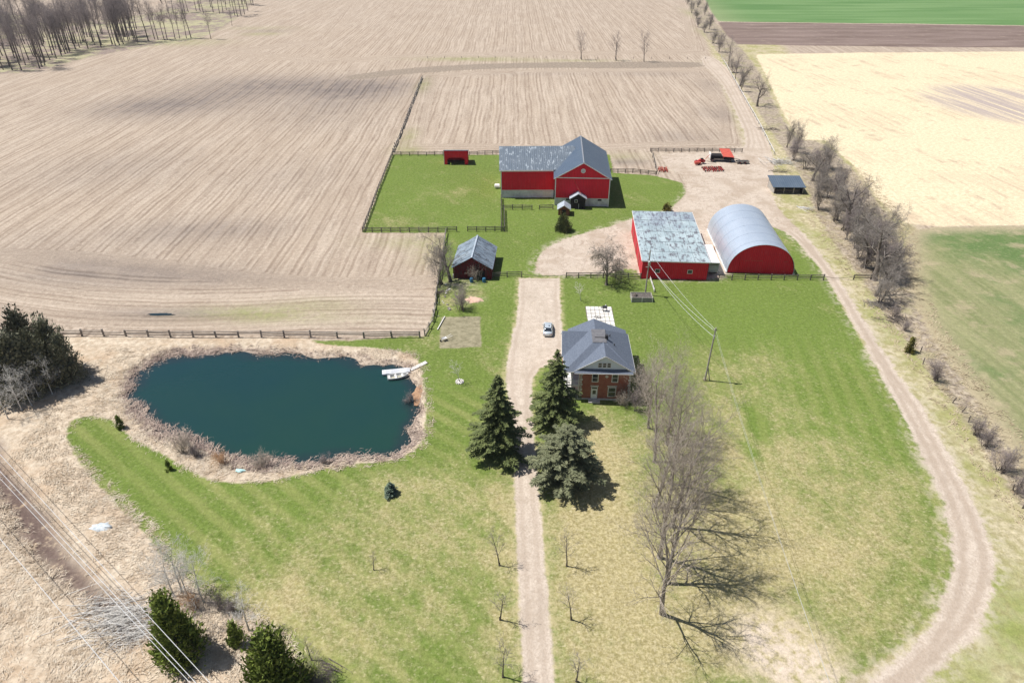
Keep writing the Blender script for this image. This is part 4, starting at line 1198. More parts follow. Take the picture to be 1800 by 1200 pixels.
def brick():
    t = NT('brick')
    o = t.obj()
    q = t.xyz(o)
    br = t.n('ShaderNodeTexBrick', {'Vector': t.comb(t.ma('ADD', q[0], q[1]), q[2], 0.), 'Color1': (.38, .092, .048, 1), 'Color2': (.29, .068, .04, 1), 'Mortar': (.34, .27, .23, 1), 'Scale': 1.0, 'Mortar Size': .010, 'Brick Width': .22, 'Row Height': .075})
    n1 = t.noise(o, .9, 4)
    col = t.mix(t.mr(n1, .35, .7, 0, .5), br, (.24, .06, .038))
    return t.done(col, .85)
M['brick'] = brick()
def shingle():
    t = NT('shingle')
    o = t.obj()
    q = t.xyz(o)
    f = t.noise(t.comb(t.ma('MULTIPLY', q[0], 3.), t.ma('MULTIPLY', q[1], 3.), t.ma('MULTIPLY', q[2], 6.)), 1.2, 4, .7)
    col = t.mix(t.mr(f, .3, .7), (.098, .118, .158), (.155, .18, .225))
    t.bump(t.ma('SINE', t.ma('MULTIPLY', q[2], 2*pi/.12)), .3, .02)
    return t.done(col, .9)
M['shingle'] = shingle()
M['deck_roof'] = simple('deck_roof', (.125, .125, .135), (.17, .168, .175), 2, .9)
M['gable_siding'] = ribbed('gable_siding', (.80, .87, .94), (.75, .82, .89), 2, .2, .6, 0, .2, .3)

def window(par, x0, x1, z0, z1, y, fw=.09, name='window', mull=True, fm='trim', depth=.05):
    """window facing -y: frame, pane, sill, glazing bar"""
    w_ = MB()
    w_.box(x0-fw, x0, y-depth, y+.02, z0-fw, z1+fw).box(x1, x1+fw, y-depth, y+.02, z0-fw, z1+fw)
    w_.box(x0, x1, y-depth, y+.02, z1, z1+fw).box(x0, x1, y-depth, y+.02, z0-fw, z0)
    o = w_.build(name, M[fm], par)
    MB().box(x0, x1, y-.015, y+.01, z0, z1).build('pane', M['glass'], o)
    if mull:
        b = MB().box(x0, x1, y-depth*.8, y-.018, (z0+z1)/2-.03, (z0+z1)/2+.03)
        b.build('glazing_bar', M[fm], o)
    return o

def gable_roof(par, x0, x1, y0, y1, ze, zr, m, oh=.45, t=.14, xr=None, name='roof'):
    """ridge along y; two slopes as separate parts"""
    xr = (x0+x1)/2 if xr is None else xr
    sl = (zr-ze)/(xr-x0)
    sr = (zr-ze)/(x1-xr)
    a = MB().slab([(x0-oh, y0-oh, ze-sl*oh+t), (xr, y0-oh, zr+t), (xr, y1+oh, zr+t), (x0-oh, y1+oh, ze-sl*oh+t)], t).build(name, m, par)
    b = MB().slab([(x1+oh, y0-oh, ze-sr*oh+t), (xr+.004, y0-oh, zr+t), (xr+.004, y1+oh, zr+t), (x1+oh, y1+oh, ze-sr*oh+t)], t).build(name, m, par)
    return a, b

def rakes(par, x0, x1, y, ze, zr, oh, m, w_=.22, t=.14):
    xr = (x0+x1)/2
    for xe in (x0, x1):
        s_ = (zr-ze)/abs(xr-xe)
        e = xe-oh if xe < xr else xe+oh
        MB().bar((e, y-oh-.03, ze-s_*oh+t-.10), (xr, y-oh-.03, zr+t-.10), .05, w_).build('rake_board', m, par)

# ---------------------------------------------------------------- the big red barn
RZ = radians(-3.0)
bx_, by_ = 11.7, 177.6
barn = empty('barn', (bx_, by_, 0), RZ, 'big L-shaped red barn with white base and blue-grey metal roofs', 'barn')
W, L, ze, zr, zb = 14.5, 24.0, 7.8, 12.0, 2.2
MB().box(0, W, 0, L, -.4, zb).build('base_wall', M['stonewash'], barn)
MB().prism([(-.04, zb), (W+.04, zb), (W+.04, ze), (W/2, zr), (-.04, ze)], 'y', -.04, L+.04).build('wall', M['red_siding'], barn)
MB().box(-.06, W+.06, -.09, -.045, ze-.12, ze+.12).build('band_board', M['trim'], barn)
for x in (0, W):
    MB().box(x-.13, x+.13, -.10, .13, -.3, ze).build('corner_board', M['trim'], barn)
ra, rb = gable_roof(barn, -.04, W+.04, -.04, L+.04, ze, zr, M['steel_roof_y'], .5)
MB().bar((W/2, -.55, zr+.17), (W/2, L+.55, zr+.17), .3, .07).build('ridge_cap', M['grey_metal'], barn)
rakes(barn, 0, W, -.04, ze, zr, .5, M['trim'])
MB().box(W+.40, W+.55, -.5, L+.5, ze-.32, ze-.16).build('gutter', M['trim'], barn)
v = empty('vent', (W/2, -.06, 9.75))
v.parent = barn
MB().prism([(.62*cos(a*pi/10), .62*sin(a*pi/10)) for a in range(20)], 'y', -.08, 0).build('vent_frame', M['trim'], v)
MB().prism([(.46*cos(a*pi/10), .46*sin(a*pi/10)) for a in range(20)], 'y', -.11, -.081).build('louvre', M['stonewash'], v)
for (x0, x1) in ((3.0, 3.9), (11.6, 12.6)):
    MB().box(x0, x1, -.03, .02, 1.5, 1.95).build('window', M['dark'], barn)
# wing
WX0, WX1, WY0, WD, wze, wzr = -14.6, 0.05, 6.0, 20.0, 8.1, 11.4
wing = empty('wing', (0, 0, 0), radians(4.0))
wing.parent = barn
MB().box(WX0, WX1, WY0, WY0+WD, -.4, 2.2).build('base_wall', M['stonewash'], wing)
MB().prism([(WY0-.04, 2.2), (WY0+WD, 2.2), (WY0+WD, wze), (WY0+WD/2, wzr), (WY0-.04, wze)], 'x', WX0-.04, WX1+3).build('wall', M['red_siding'], wing)
s_ = (wzr-wze)/(WD/2)
xl = WX0-.5
MB().slab([(xl, WY0-.5, wze-s_*.5+.14), (6.3, WY0-.5, wze-s_*.5+.14), (6.3, WY0+WD/2, wzr+.14), (xl, WY0+WD/2, wzr+.14)], .14).build('roof', M['steel_roof_worn'], wing)
MB().slab([(xl, WY0+WD+.5, wze-s_*.5+.14), (6.3, WY0+WD+.5, wze-s_*.5+.14), (6.3, WY0+WD/2+.004, wzr+.14), (xl, WY0+WD/2+.004, wzr+.14)], .14).build('roof', M['steel_roof_worn'], wing)
MB().box(xl, -.2, WY0-.62, WY0-.51, wze-.42, wze-.12).build('eave_board', M['trim'], wing)
MB().box(WX0-.1, WX0+.14, WY0-.10, WY0+.1, -.3, wze-.2).build('corner_board', M['trim'], wing)
MB().box(WX0-.1, -.2, WY0-.09, WY0-.045, 2.1, 2.25).build('band_board', M['trim'], wing)
MB().box(-2.9, -.8, WY0-.05, WY0+.02, .1, 2.0).build('door', M['white_wood'], wing)
# porch
pc = empty('porch', (6.2, -2.2, 0))
pc.parent = barn
MB().box(-1.95, 1.95, 0, 2.15, -.3, 3.0).add([(-1.95, 0, 3.0), (1.95, 0, 3.0), (0, 0, 4.2), (-1.95, 2.15, 3.0), (1.95, 2.15, 3.0), (0, 2.15, 4.2)], [(0, 1, 2), (5, 4, 3)]).build('wall', M['black_boards'], pc)
gable_roof(pc, -1.95, 1.95, 0, 2.1, 3.0, 4.2, M['tin_light'], .4, .1)
MB().box(-.95, -.15, -.05, .01, 1.75, 2.55).build('window', M['trim'], pc)
MB().box(-.85, -.25, -.07, -.052, 1.85, 2.45).build('pane', M['glass'], pc)
MB().box(.25, 1.35, -.04, .01, -.1, 2.1).build('door', M['dark'], pc)
MB().box(.16, .25, -.06, .01, -.1, 1.4).build('door_post', M['white_wood'], pc)
MB().tube([(4.9, -.12, 7.3), (6.0, -1.0, 5.4), (6.9, -1.9, 4.1)], .05, 5).build('cable', M['red_faded'], barn)
# white tank by the wing
x, y = g(877, 331)
tk = MB().tube([(-.75, 0, .75), (-.65, 0, .75), (.65, 0, .75), (.75, 0, .75)], [.35, .6, .6, .35], 14)
o = tk.build('tank', M['white_paint'])
o.location = (x-.5, y, 0)
tag(o, 'small white tank at the left corner of the barn wing', 'tank')
# small gabled shed before the barn porch
x, y = g(991, 379)
sh = empty('garden_shed', (x, y, 0), radians(-4), 'small brown shed with pale tin gable roof in front of the barn porch', 'shed')
MB().prism([(-1.5, -.2), (1.5, -.2), (1.5, 1.9), (0, 2.9), (-1.5, 1.9)], 'y', 0, 3.0).build('wall', M['brown_boards'], sh)
gable_roof(sh, -1.5, 1.5, 0, 3.0, 1.9, 2.9, M['tin_light'], .3, .08)
rakes(sh, -1.5, 1.5, 0, 1.9, 2.9, .3, M['trim'], .14, .08)
MB().box(-.5, .5, -.04, .01, -.1, 1.7).build('door', M['dark'], sh)

# ---------------------------------------------------------------- run-in shed in the paddock
x, y = g(781, 289)
rs = empty('run_in_shed', (x, y, 0), 0, 'small red open-fronted run-in shed in the paddock', 'shed')
W, D, h0, h1 = 7.5, 4.6, 4.35, 3.1
arch = [(0, -.2), (0, h0), (W, h0), (W, -.2), (W-1.0, -.2), (W-1.0, 1.5), (W-1.7, 2.15), (1.7, 2.15), (1.0, 1.5), (1.0, -.2)]
MB().prism(arch, 'y', 0, .14).build('front_wall', M['red_siding'], rs)
MB().box(0, .12, .145, D, -.2, h1-.05).build('side_wall', M['red_siding_y'], rs)
MB().box(W-.12, W, .145, D, -.2, h1-.05).build('side_wall', M['red_siding_y'], rs)
MB().box(.121, W-.121, D-.12, D, -.2, h1-.05).build('back_wall', M['red_siding'], rs)
MB().slab([(-.15, -.12, h0+.1), (W+.15, -.12, h0+.1), (W+.15, D+.3, h1+.02), (-.15, D+.3, h1+.02)], .1).build('roof', M['steel_roof'], rs)
MB().box(-.06, .1, -.05, -.003, -.1, h0).build('corner_board', M['white_wood'], rs)

# ---------------------------------------------------------------- wide red shed with the weathered roof
x, y = g(1127, 489)
ws = empty('machine_shed', (x, y, 0), radians(-3.6), 'wide red shed with flaking pale blue roof and two small windows', 'shed')
W, D, h0, h1 = 14.1, 25.5, 4.25, 5.3
MB().prism([(0, -.3), (D, -.3), (D, h1), (0, h0)], 'x', 0, W).build('wall', M['red_siding'], ws)
MB().prism([(-.02, -.28), (D+.02, -.28), (D+.02, h1-.02), (-.02, h0-.02)], 'x', -.035, -.004).build('side_wall', M['red_siding_y'], ws)
window(ws, 2.9, 3.8, 1.55, 2.25, 0, .10, 'window', False)
window(ws, 9.9, 10.8, 1.55, 2.25, 0, .10, 'window', False)
nc, nr = 9, 5
edges = [0, .17, .36, .56, .80, 1.0]
x0, x1 = -.25, W+.25
for r_ in range(nr):
    for c_ in range(nc):
        a0, a1 = x0+(x1-x0)*c_/nc, x0+(x1-x0)*(c_+1)/nc-.05
        v0, v1 = -.3+(D+.6)*edges[r_], -.3+(D+.6)*edges[r_+1]-.07
        zz = lambda v_: h0+(h1-h0)*v_/D+.14
        lift = .02*((r_+c_) % 2)+.012*((c_*7+r_*3) % 3)
        MB().slab([(a0, v0, zz(v0)+lift+.03), (a1, v0, zz(v0)+lift+.03), (a1, v1, zz(v1)+lift), (a0, v1, zz(v1)+lift)], .06).build('roof_panel', M['worn_panel'], ws)
MB().slab([(x0+.05, -.25, h0+.075), (x1-.05, -.25, h0+.075), (x1-.05, D+.25, h1+.075), (x0+.05, D+.25, h1+.075)], .07).build('roof_deck', M['dark_metal'], ws)
MB().box(x0, x1, -.37, -.31, h0-.05, h0+.13).build('eave_board', M['trim'], ws)
MB().bar((x0-.04, -.3, h0+.06), (x0-.04, D+.3, h1+.06), .06, .30).build('rake_board', M['trim'], ws)
MB().bar((x1+.04, -.3, h0+.06), (x1+.04, D+.3, h1+.06), .06, .30).build('rake_board', M['trim'], ws)
for yy in (6, 12, 19):
    MB().box(-.09, -.04, yy, yy+2.6, 0, 2.9).build('door', M['red_paint'], ws)
# ---------------------------------------------------------------- livestock trailer between the sheds
x, y = g(1244, 488)
lt = empty('livestock_trailer', (x+.25, y+1.2, 0), radians(-3.6), 'white flat-topped slatted trailer parked between wide shed and arched shed', 'trailer')
MB().box(0, 2.2, 0, 9.5, 2.95, 3.1).build('roof', M['white_paint'], lt)
MB().box(.05, 2.15, .12, 9.4, .75, 2.2).build('body', M['white_paint'], lt)
for zz in (1.0, 1.35, 1.7, 2.05, 2.4, 2.75):
    MB().box(.02, 2.18, .02, .10, zz-.09, zz+.09).build('slat', M['grey_metal'], lt)
MB().box(.05, .12, .1, 9.4, 2.201, 2.94).build('side_panel', M['grey_metal'], lt)
MB().box(2.08, 2.15, .1, 9.4, 2.201, 2.94).build('side_panel', M['grey_metal'], lt)
MB().box(.125, 2.075, 9.3, 9.4, 2.201, 2.94).build('end_panel', M['white_paint'], lt)
MB().box(.3, 1.9, -.1, 9.3, .55, .74).build('chassis', M['dark_metal'], lt)
for xx in (.0, 2.0):
    for yy in (3.8, 4.8):
        MB().tube([(xx, yy, .4), (xx+.24, yy, .4)], .4, 14).build('wheel', M['rubber'], lt)
# ---------------------------------------------------------------- arched steel shed
x, y = g(1277, 479)
qh = empty('arched_shed', (x, y, 0), radians(-3.6), 'galvanised arched steel shed with red end wall', 'shed')
W, H_, D = 14.5, 7.0, 23.5
NA = 28
def archp(k, grow=0.0, n=NA):
    a = pi - pi*k/n
    ca, sa = cos(a), sin(a)
    return (W/2+(W/2+grow)*ca, (H_+grow)*(max(sa, 0)**.86))
nb_ = 11
for b_ in range(nb_):
    y0, y1 = -.35+(D+.7)*b_/nb_, -.35+(D+.7)*(b_+1)/nb_-.015
    gr = .10+.03*(b_ % 2)
    m_ = MB()
    vo = [(*archp(k, gr)[:1], y0, archp(k, gr)[1]) for k in range(NA+1)]+[(*archp(k, gr)[:1], y1, archp(k, gr)[1]) for k in range(NA+1)]
    vi = [(archp(k, .03)[0], y0, archp(k, .03)[1]) for k in range(NA+1)]+[(archp(k, .03)[0], y1, archp(k, .03)[1]) for k in range(NA+1)]
    n1 = NA+1
    fs = []
    for k in range(NA):
        fs += [(k, k+1, n1+k+1, n1+k), (2*n1+k, 3*n1+k, 3*n1+k+1, 2*n1+k+1), (k, 2*n1+k, 2*n1+k+1, k+1), (n1+k, n1+k+1, 3*n1+k+1, 3*n1+k)]
    m_.add(vo+vi, fs).build('arch_panel', M['galv'], qh, smooth=False)
MB().prism([archp(k) for k in range(NA+1)][::-1], 'y', .05, .17).build('end_wall', M['red_siding'], qh)
MB().prism([archp(k) for k in range(NA+1)][::-1], 'y', D-.17, D-.05).build('end_wall', M['red_siding'], qh)
MB().box(2.4, 12.1, .0, .045, -.2, 4.6).build('sliding_door', M['red_siding'], qh)
for (xa, xb) in ((3.4, 4.6), (4.9, 7.4), (11.9, 12.9)):
    MB().box(xa, xb, -.03, -.004, 3.05, 3.13).build('door_track', M['red_faded'], qh)
MB().box(-.3, 0.05, -.3, D+.3, -.3, .35).build('footing', M['concrete'], qh)
MB().box(W-.05, W+.3, -.3, D+.3, -.3, .35).build('footing', M['concrete'], qh)

# ---------------------------------------------------------------- small weathered shed
x, y = g(797, 489)
ss = empty('weathered_shed', (x, y, 0), radians(-4), 'small old shed with weathered tin gable roof and dark red end', 'shed')
W, D, e_, r_ = 8.4, 11.0, 2.7, 5.2
MB().prism([(0, -.3), (W, -.3), (W, e_), (W/2, r_), (0, e_)], 'y', 0, D).build('wall', M['red_old'], ss)
for sgn, xe in ((0, -.35), (1, W+.35)):
    sl = (r_-e_)/(W/2)
    ns = 9
    for k in range(ns):
        u0, u1 = -.4+(D+.8)*k/ns, -.4+(D+.8)*(k+1)/ns-.02
        lf = .12+.02*((k*5+sgn) % 3)
        MB().slab([(xe, u0, e_-sl*.35+lf), (W/2+(.003 if sgn else -.003), u0, r_+lf), (W/2+(.003 if sgn else -.003), u1, r_+lf), (xe, u1, e_-sl*.35+lf)], .05).build('roof_sheet', M['shed_roof'], ss)
MB().bar((W/2, -.45, r_+.17), (W/2, D+.45, r_+.17), .35, .05).build('ridge_cap', M['tin_light'], ss)
MB().box(W-3.2, W-1.4, -.05, .0, 0, 2.1).build('door', M['dark'], ss)
MB().box(-.12, .14, -.1, .1, -.2, 1.0).build('corner_post', M['white_wood'], ss)
for (px, lab) in ((829, 'blue barrel before the weathered shed, left one of two'), (851, 'blue barrel before the weathered shed, right one of two')):
    bx2, by2 = g(px, 496)
    br_ = empty('barrel', (bx2, by2, 0), 0, lab, 'barrel', 'blue barrels before the weathered shed')
    MB().tube([(0, 0, 0), (0, 0, .08), (0, 0, .5), (0, 0, .9), (0, 0, .98)], [.34, .38, .42, .38, .34], 14).build('body', M['blue_plastic'], br_)
    MB().cyl(0, 0, .981, 1.03, .30, 14).build('lid', M['blue_plastic'], br_)
# ---------------------------------------------------------------- dark lean-to at the hedgerow
x, y = g(1360, 341)
ls = empty('lean_to', (x, y, 0), radians(-2), 'low open shed with dark blue metal roof against the hedgerow', 'shed')
MB().slab([(-.6, -.3, 2.1), (8.6, -.3, 2.1), (8.6, 6.4, 3.3), (-.6, 6.4, 3.3)], .12).build('roof', M['tin_blue'], ls)
for xx in (0, 2.7, 5.4, 8.0):
    MB().box(xx-.08, xx+.08, 0, .16, -.2, 2.0).build('post', M['old_wood'], ls)
MB().box(-.1, 8.1, 5.9, 6.0, -.2, 3.05).build('back_wall', M['black_boards'], ls)
MB().prism([(.2, -.2), (5.89, -.2), (5.89, 3.0), (.2, 1.95)], 'x', 8.0, 8.08).build('side_wall', M['black_boards'], ls)
MB().prism([(.2, -.2), (5.89, -.2), (5.89, 3.0), (.2, 1.95)], 'x', -.1, -.02).build('side_wall', M['old_wood'], ls)
MB().box(.6, 7.6, 1.2, 4.5, -.2, 1.0).build('stored_timber', M['fence_wood'], ls)
# ---------------------------------------------------------------- brick farmhouse
hx, hy = 11.1, 90.4
hs = empty('farmhouse', (hx, hy, 0), radians(-2.0), 'two-storey red brick farmhouse with grey hipped roof and porch', 'house')
HW, HD, HE = 8.2, 11.0, 5.9        # brick block
MB().box(0, HW, 0, HD, -.3, HE).build('wall', M['brick'], hs)
MB().box(-2.5, -.004, 5.0, HD, -.3, HE-.05).build('side_wing_wall', M['brick'], hs)
MB().box(-1.3, HW+.2, HD+.004, HD+2.6, -.3, 5.0).build('rear_wall', M['white_wood'], hs)
MB().box(-.05, HW+.05, -.06, HD, -.3, .35).build('foundation', M['stone'], hs)
# main hipped roof with a flat deck
e0x, e1x, e0y, e1y = -2.75, HW+.55, -.5, HD+.3
d0x, d1x, d0y, d1y, zt = 2.0, 4.2, 3.6, 7.6, 9.0
z0 = HE+.05
hip = MB()
hip.slab([(e0x, e0y, z0), (e1x, e0y, z0), (d1x, d0y, zt), (d0x, d0y, zt)], .12)
front = hip.build('roof_front', M['shingle'], hs)
MB().slab([(e1x, e0y, z0), (e1x, e1y, z0), (d1x, d1y, zt), (d1x, d0y, zt)], .12).build('roof_side', M['shingle'], hs)
MB().slab([(e0x, e1y, z0), (e0x, e0y, z0), (d0x, d0y, zt), (d0x, d1y, zt)], .12).build('roof_side', M['shingle'], hs)
MB().slab([(e1x, e1y, z0), (e0x, e1y, z0), (d0x, d1y, zt), (d1x, d1y, zt)], .12).build('roof_back', M['shingle'], hs)
MB().box(d0x-.05, d1x+.05, d0y-.05, d1y+.05, zt-.1, zt+.06).build('roof_deck', M['deck_roof'], hs)
MB().box(e0x, e1x, e0y-.05, e0y+.02, z0-.2, z0-.03).build('fascia', M['trim'], hs)
MB().box(e0x-.05, e0x+.02, e0y, e1y, z0-.28, z0-.03).build('fascia', M['trim'], hs)
MB().box(e1x-.02, e1x+.05, e0y, e1y, z0-.28, z0-.03).build('fascia', M['trim'], hs)
# west cross gable
gw = MB()
gy0, gyr, gy1, gz = 3.9, 7.5, 11.1, 8.7
gw.slab([(e0x-.2, gy0, z0), (3.2, gy0, z0), (3.2, gyr, gz), (e0x-.2, gyr, gz)], .12)
gw.build('cross_gable_roof', M['shingle'], hs)
MB().slab([(e0x-.2, gy1, z0), (3.2, gy1, z0), (3.2, gyr+.004, gz), (e0x-.2, gyr+.004, gz)], .12).build('cross_gable_roof', M['shingle'], hs)
MB().prism([(gy0+.4, z0-.1), (gy1-.4, z0-.1), (gyr, gz-.25)], 'x', e0x+.1, e0x+.25).build('gable_wall', M['gable_siding'], hs)
MB().bar((e0x-.22, gy0, z0-.1), (e0x-.22, gyr, gz-.1), .05, .2).build('rake_board', M['trim'], hs)
MB().bar((e0x-.22, gy1, z0-.1), (e0x-.22, gyr, gz-.1), .05, .2).build('rake_board', M['trim'], hs)
# rear lower roof
xr = 2.9
for xe, s2 in ((-1.6, -1), (HW+.5, 1)):
    MB().slab([(xe, 7.8, 5.1), (xr+s2*.002, 7.8, 7.4), (xr+s2*.002, HD+2.95, 7.4), (xe, HD+2.95, 5.1)], .12).build('rear_roof', M['shingle'], hs)
MB().prism([(-1.3, 5.001), (HW+.2, 5.001), (xr, 7.15)], 'y', HD+2.45, HD+2.6).build('gable_wall', M['gable_siding'], hs)
# front gable
gx, gz2, gzb = 3.75, 8.95, 6.35
gl, gr_ = -.55, 7.95
for xe, s2 in ((gl-.55, -1), (gr_+.55, 1)):
    sl = (gz2-gzb)/abs(gx-(gl if s2 < 0 else gr_))
    MB().slab([(xe, -.55, gzb-sl*.55+.12), (gx+s2*.002, -.55, gz2+.12), (gx+s2*.002, 4.2, gz2+.12), (xe, 4.2, gzb-sl*.55+.12)], .12).build('front_gable_roof', M['shingle'], hs)
    MB().bar((xe, -.58, gzb-sl*.55), (gx, -.58, gz2), .05, .20).build('rake_board', M['trim'], hs)
MB().prism([(gl+.1, gzb-.05), (gr_-.1, gzb-.05), (gx, gz2-.05)], 'y', -.25, -.05).build('gable_wall', M['gable_siding'], hs)
MB().slab([(gl-.5, -.95, 6.0), (gr_+.4, -.95, 6.0), (gr_+.4, -.251, 6.42), (gl-.5, -.251, 6.42)], .10).build('pent_roof', M['shingle'], hs)
MB().box(gl-.5, gr_+.4, -1.0, -.94, 5.86, 5.95).build('fascia', M['trim'], hs)
for k in range(3):
    window(hs, 2.75+k*.72, 3.25+k*.72, 6.75, 7.55, -.25, .07, 'gable_window')
# openings
window(hs, 2.0, 2.85, 3.75, 5.25, 0, .11, 'window')
window(hs, 5.2, 6.05, 3.75, 5.25, 0, .11, 'window')
window(hs, 4.75, 5.85, .85, 2.55, 0, .12, 'window')
for (a, b, z) in ((1.75, 3.1, 2.75), (4.5, 6.1, 2.75), (1.8, 3.05, 5.42), (5.0, 6.25, 5.42)):
    MB().box(a, b, -.05, .0, z, z+.22).build('lintel', M['stone'], hs)
dr = MB().box(1.9, 2.95, -.07, 0, .30, 2.70).build('door', M['white_paint'], hs)
MB().box(2.15, 2.70, -.085, -.071, 1.25, 2.0).build('door_glass', M['glass'], dr)
MB().box(2.0, 2.85, -.085, -.071, 2.32, 2.62).build('transom', M['glass'], dr)
MB().box(2.78, 2.84, -.12, -.071, 1.15, 1.22).build('handle', M['dark_metal'], dr)
MB().prism([(3.95, 4.75), (4.27, 5.07), (4.59, 4.75), (4.27, 4.43)], 'y', -.05, .0).build('diamond_ornament', M['stone'], hs)
for k in range(11):
    wq = .42 if k % 2 else .28
    MB().box(-.03, wq, -.035, .0, .4+k*.5, .4+k*.5+.40).build('quoin', M['stone'], hs)
    MB().box(HW-wq, HW+.03, -.035, .0, .4+k*.5, .4+k*.5+.40).build('quoin', M['stone'], hs)
MB().box(1.5, 3.4, -1.1, -.07, -.1, .28).build('front_step', M['stone'], hs)
# two-storey porch in the corner
pz = empty('porch', (0, 0, 0))
pz.parent = hs
MB().box(-2.6, -.05, -.1, 4.99, 0, .30).build('porch_floor', M['concrete'], pz)
MB().box(-2.6, -.05, -.1, 4.99, 2.85, 3.05).build('balcony_floor', M['white_wood'], pz)
for xx in (-2.5, -1.35, -.2):
    MB().box(xx-.07, xx+.07, -.05, .09, .301, 2.849).build('porch_column', M['trim'], pz)
    MB().box(xx-.06, xx+.06, -.05, .07, 3.051, HE-.2).build('porch_column', M['trim'], pz)
for yy in (1.8, 3.6):
    MB().box(-2.57, -2.43, yy, yy+.14, .301, 2.849).build('porch_column', M['trim'], pz)
    MB().box(-2.56, -2.44, yy, yy+.12, 3.051, HE-.2).build('porch_column', M['trim'], pz)
MB().box(-2.5, -.1, -.03, .03, 3.85, 3.93).build('railing', M['trim'], pz)
MB().box(-2.53, -2.47, .1, 4.9, 3.85, 3.93).build('railing', M['trim'], pz)
for k in range(15):
    MB().box(-2.42+k*.165, -2.39+k*.165, -.015, .015, 3.06, 3.849).build('baluster', M['trim'], pz)
MB().box(-1.9, -.9, 4.93, 4.99, .31, 2.3).build('door', M['dark'], pz)
MB().box(-1.6, -.6, .8, 1.9, .31, 1.1).build('porch_chair', M['dark_metal'], pz)
MB().box(-2.2, -1.5, .6, 1.2, .31, 1.5).build('porch_bin', M['white_paint'], pz)
# roof details
MB().box(4.05, 4.55, 4.6, 5.1, zt-.1, zt+.7).build('chimney', M['dark_metal'], hs)
MB().cyl(5.0, 6.3, 8.0, 8.9, .09, 8).build('vent_pipe', M['dark_metal'], hs)
MB().cyl(5.6, 4.2, 7.6, 8.4, .09, 8).build('vent_pipe', M['dark_metal'], hs)
MB().box(2.4, 4.2, 4.95, 5.1, zt+.061, zt+.12).build('roof_plank', M['dark'], hs)
# patio of separate slabs
pt = empty('patio', (14.9, 112.8, 0), radians(-1), 'patio of pale square paving slabs behind the farmhouse', 'patio')
RP = random.Random(5)
slab_me = MB().box(-.385, .385, -.65, .65, -.1, .07).mesh('slab', M['concrete'])
for i in range(6):
    for j in range(6):
        o = link('slab', slab_me, pt, (.44+i*.87, .75+j*1.46, RP.uniform(0, .025)))
        o.rotation_euler = (0, 0, RP.uniform(-.02, .02))
MB().box(-.1, 5.3, -.05, 8.8, -.1, .03).build('joint_bed', M['fence_wood'], pt)
bq = empty('barbecue', (18.7, 119.6, .08), 0, 'black barbecue at the back right of the patio', 'barbecue')
MB().tube([(-.45, 0, .95), (.45, 0, .95)], .32, 10).build('lid', M['dark_metal'], bq)
for xx in (-.35, .35):
    for yy in (-.2, .2):
        MB().box(xx-.03, xx+.03, yy-.03, yy+.03, 0, .8).build('leg', M['dark_metal'], bq)
MB().box(-.8, -.47, -.2, .2, .82, .87).build('side_shelf', M['dark_metal'], bq)
hose = MB().tube([(16.6+.5*cos(a*.5)+a*.045, 117.2+.4*sin(a*.5), .12) for a in range(26)], .035, 5).build('garden_hose', M['dark_metal'])
tag(hose, 'dark garden hose coiled loosely on the patio slabs', 'hose')
x, y = g(1105, 655)

# ---------------------------------------------------------------- fences: every post and rail its own piece
RF = random.Random(21)
def fence(pts, label, mat='fence_wood', h=1.35, sp=2.6, rails=(.45, .85, 1.25), pw=.19, rh=.16, rt=.07, rough=0.0, group=None, zoff=0, name='board_fence'):
    P_ = [Vector((*g(*p), 0)) for p in pts]
    root = empty(name, (P_[0].x, P_[0].y, ground_z(P_[0].x, P_[0].y)), 0, label, 'fence', group)
    base = Vector(root.location)
    post_me = MB().box(-pw/2, pw/2, -pw/2, pw/2, -.4, h).mesh('post', M[mat])
    rail_me = MB().box(0, 1, -rt/2, rt/2, -rh/2, rh/2).mesh('rail', M[mat])
    posts = []
    for i in range(len(P_)-1):
        a, b = P_[i], P_[i+1]
        n = max(1, round((b-a).length/sp))
        for k in range(n+(1 if i == len(P_)-2 else 0)):
            p = a.lerp(b, k/n)
            p.z = ground_z(p.x, p.y)
            posts.append(p)
    for p in posts:
        o = link('post', post_me, root, p-base)
        o.rotation_euler = (RF.gauss(0, .02+rough*.08), RF.gauss(0, .02+rough*.08), RF.uniform(-.2, .2))
        o.scale = (1, 1, RF.uniform(.95, 1.08+rough*.2))
    for a, b in zip(posts[:-1], posts[1:]):
        for z in rails:
            if rough and RF.random() < rough*.25:
                continue
            d = b-a
            o = link('rail', rail_me, root, a-base+Vector((0, -.1, z+RF.gauss(0, .015+rough*.12))))
            o.rotation_euler = (0, -atan2(d.z+RF.gauss(0, rough*.18), d.xy.length), atan2(d.y, d.x)+RF.gauss(0, rough*.03))
            o.scale = (d.length*(1.0+rough*.08), 1, 1)
    return root
BG = 'dark board fences around the farm'
fence([(638,408),(720,408),(803,407)], 'dark board fence along the near side of the paddock, left of the opening', group=BG)
fence([(822,407),(886,407)], 'short dark board fence right of the paddock opening', group=BG)
fence([(638,408),(664,338),(690,273)], 'fence along the left side of the green paddock', group=BG)
fence([(690,274),(735,274),(779,274)], 'board fence behind the paddock, left of the red run-in shed', group=BG)
fence([(825,273),(880,271)], 'board fence behind the paddock, between run-in shed and barn', group=BG)
fence([(881,350),(881,407)], 'board fence running toward the camera from the barn wing corner', group=BG)
fence([(886,371),(887,407)], 'inner board fence beside the one from the barn wing corner', group=BG)
fence([(884,369),(935,369)], 'short board fence below the white base of the barn wing, left piece', group=BG)
fence([(948,369),(972,368)], 'short board fence below the barn wing, right piece touching the barn', group=BG)
fence([(1073,304),(1112,304),(1153,308)], 'board fence from the barn right corner to the farmyard', group=BG)
fence([(1143,267),(1225,267),(1304,268)], 'board fence behind the red farm implements', group=BG)
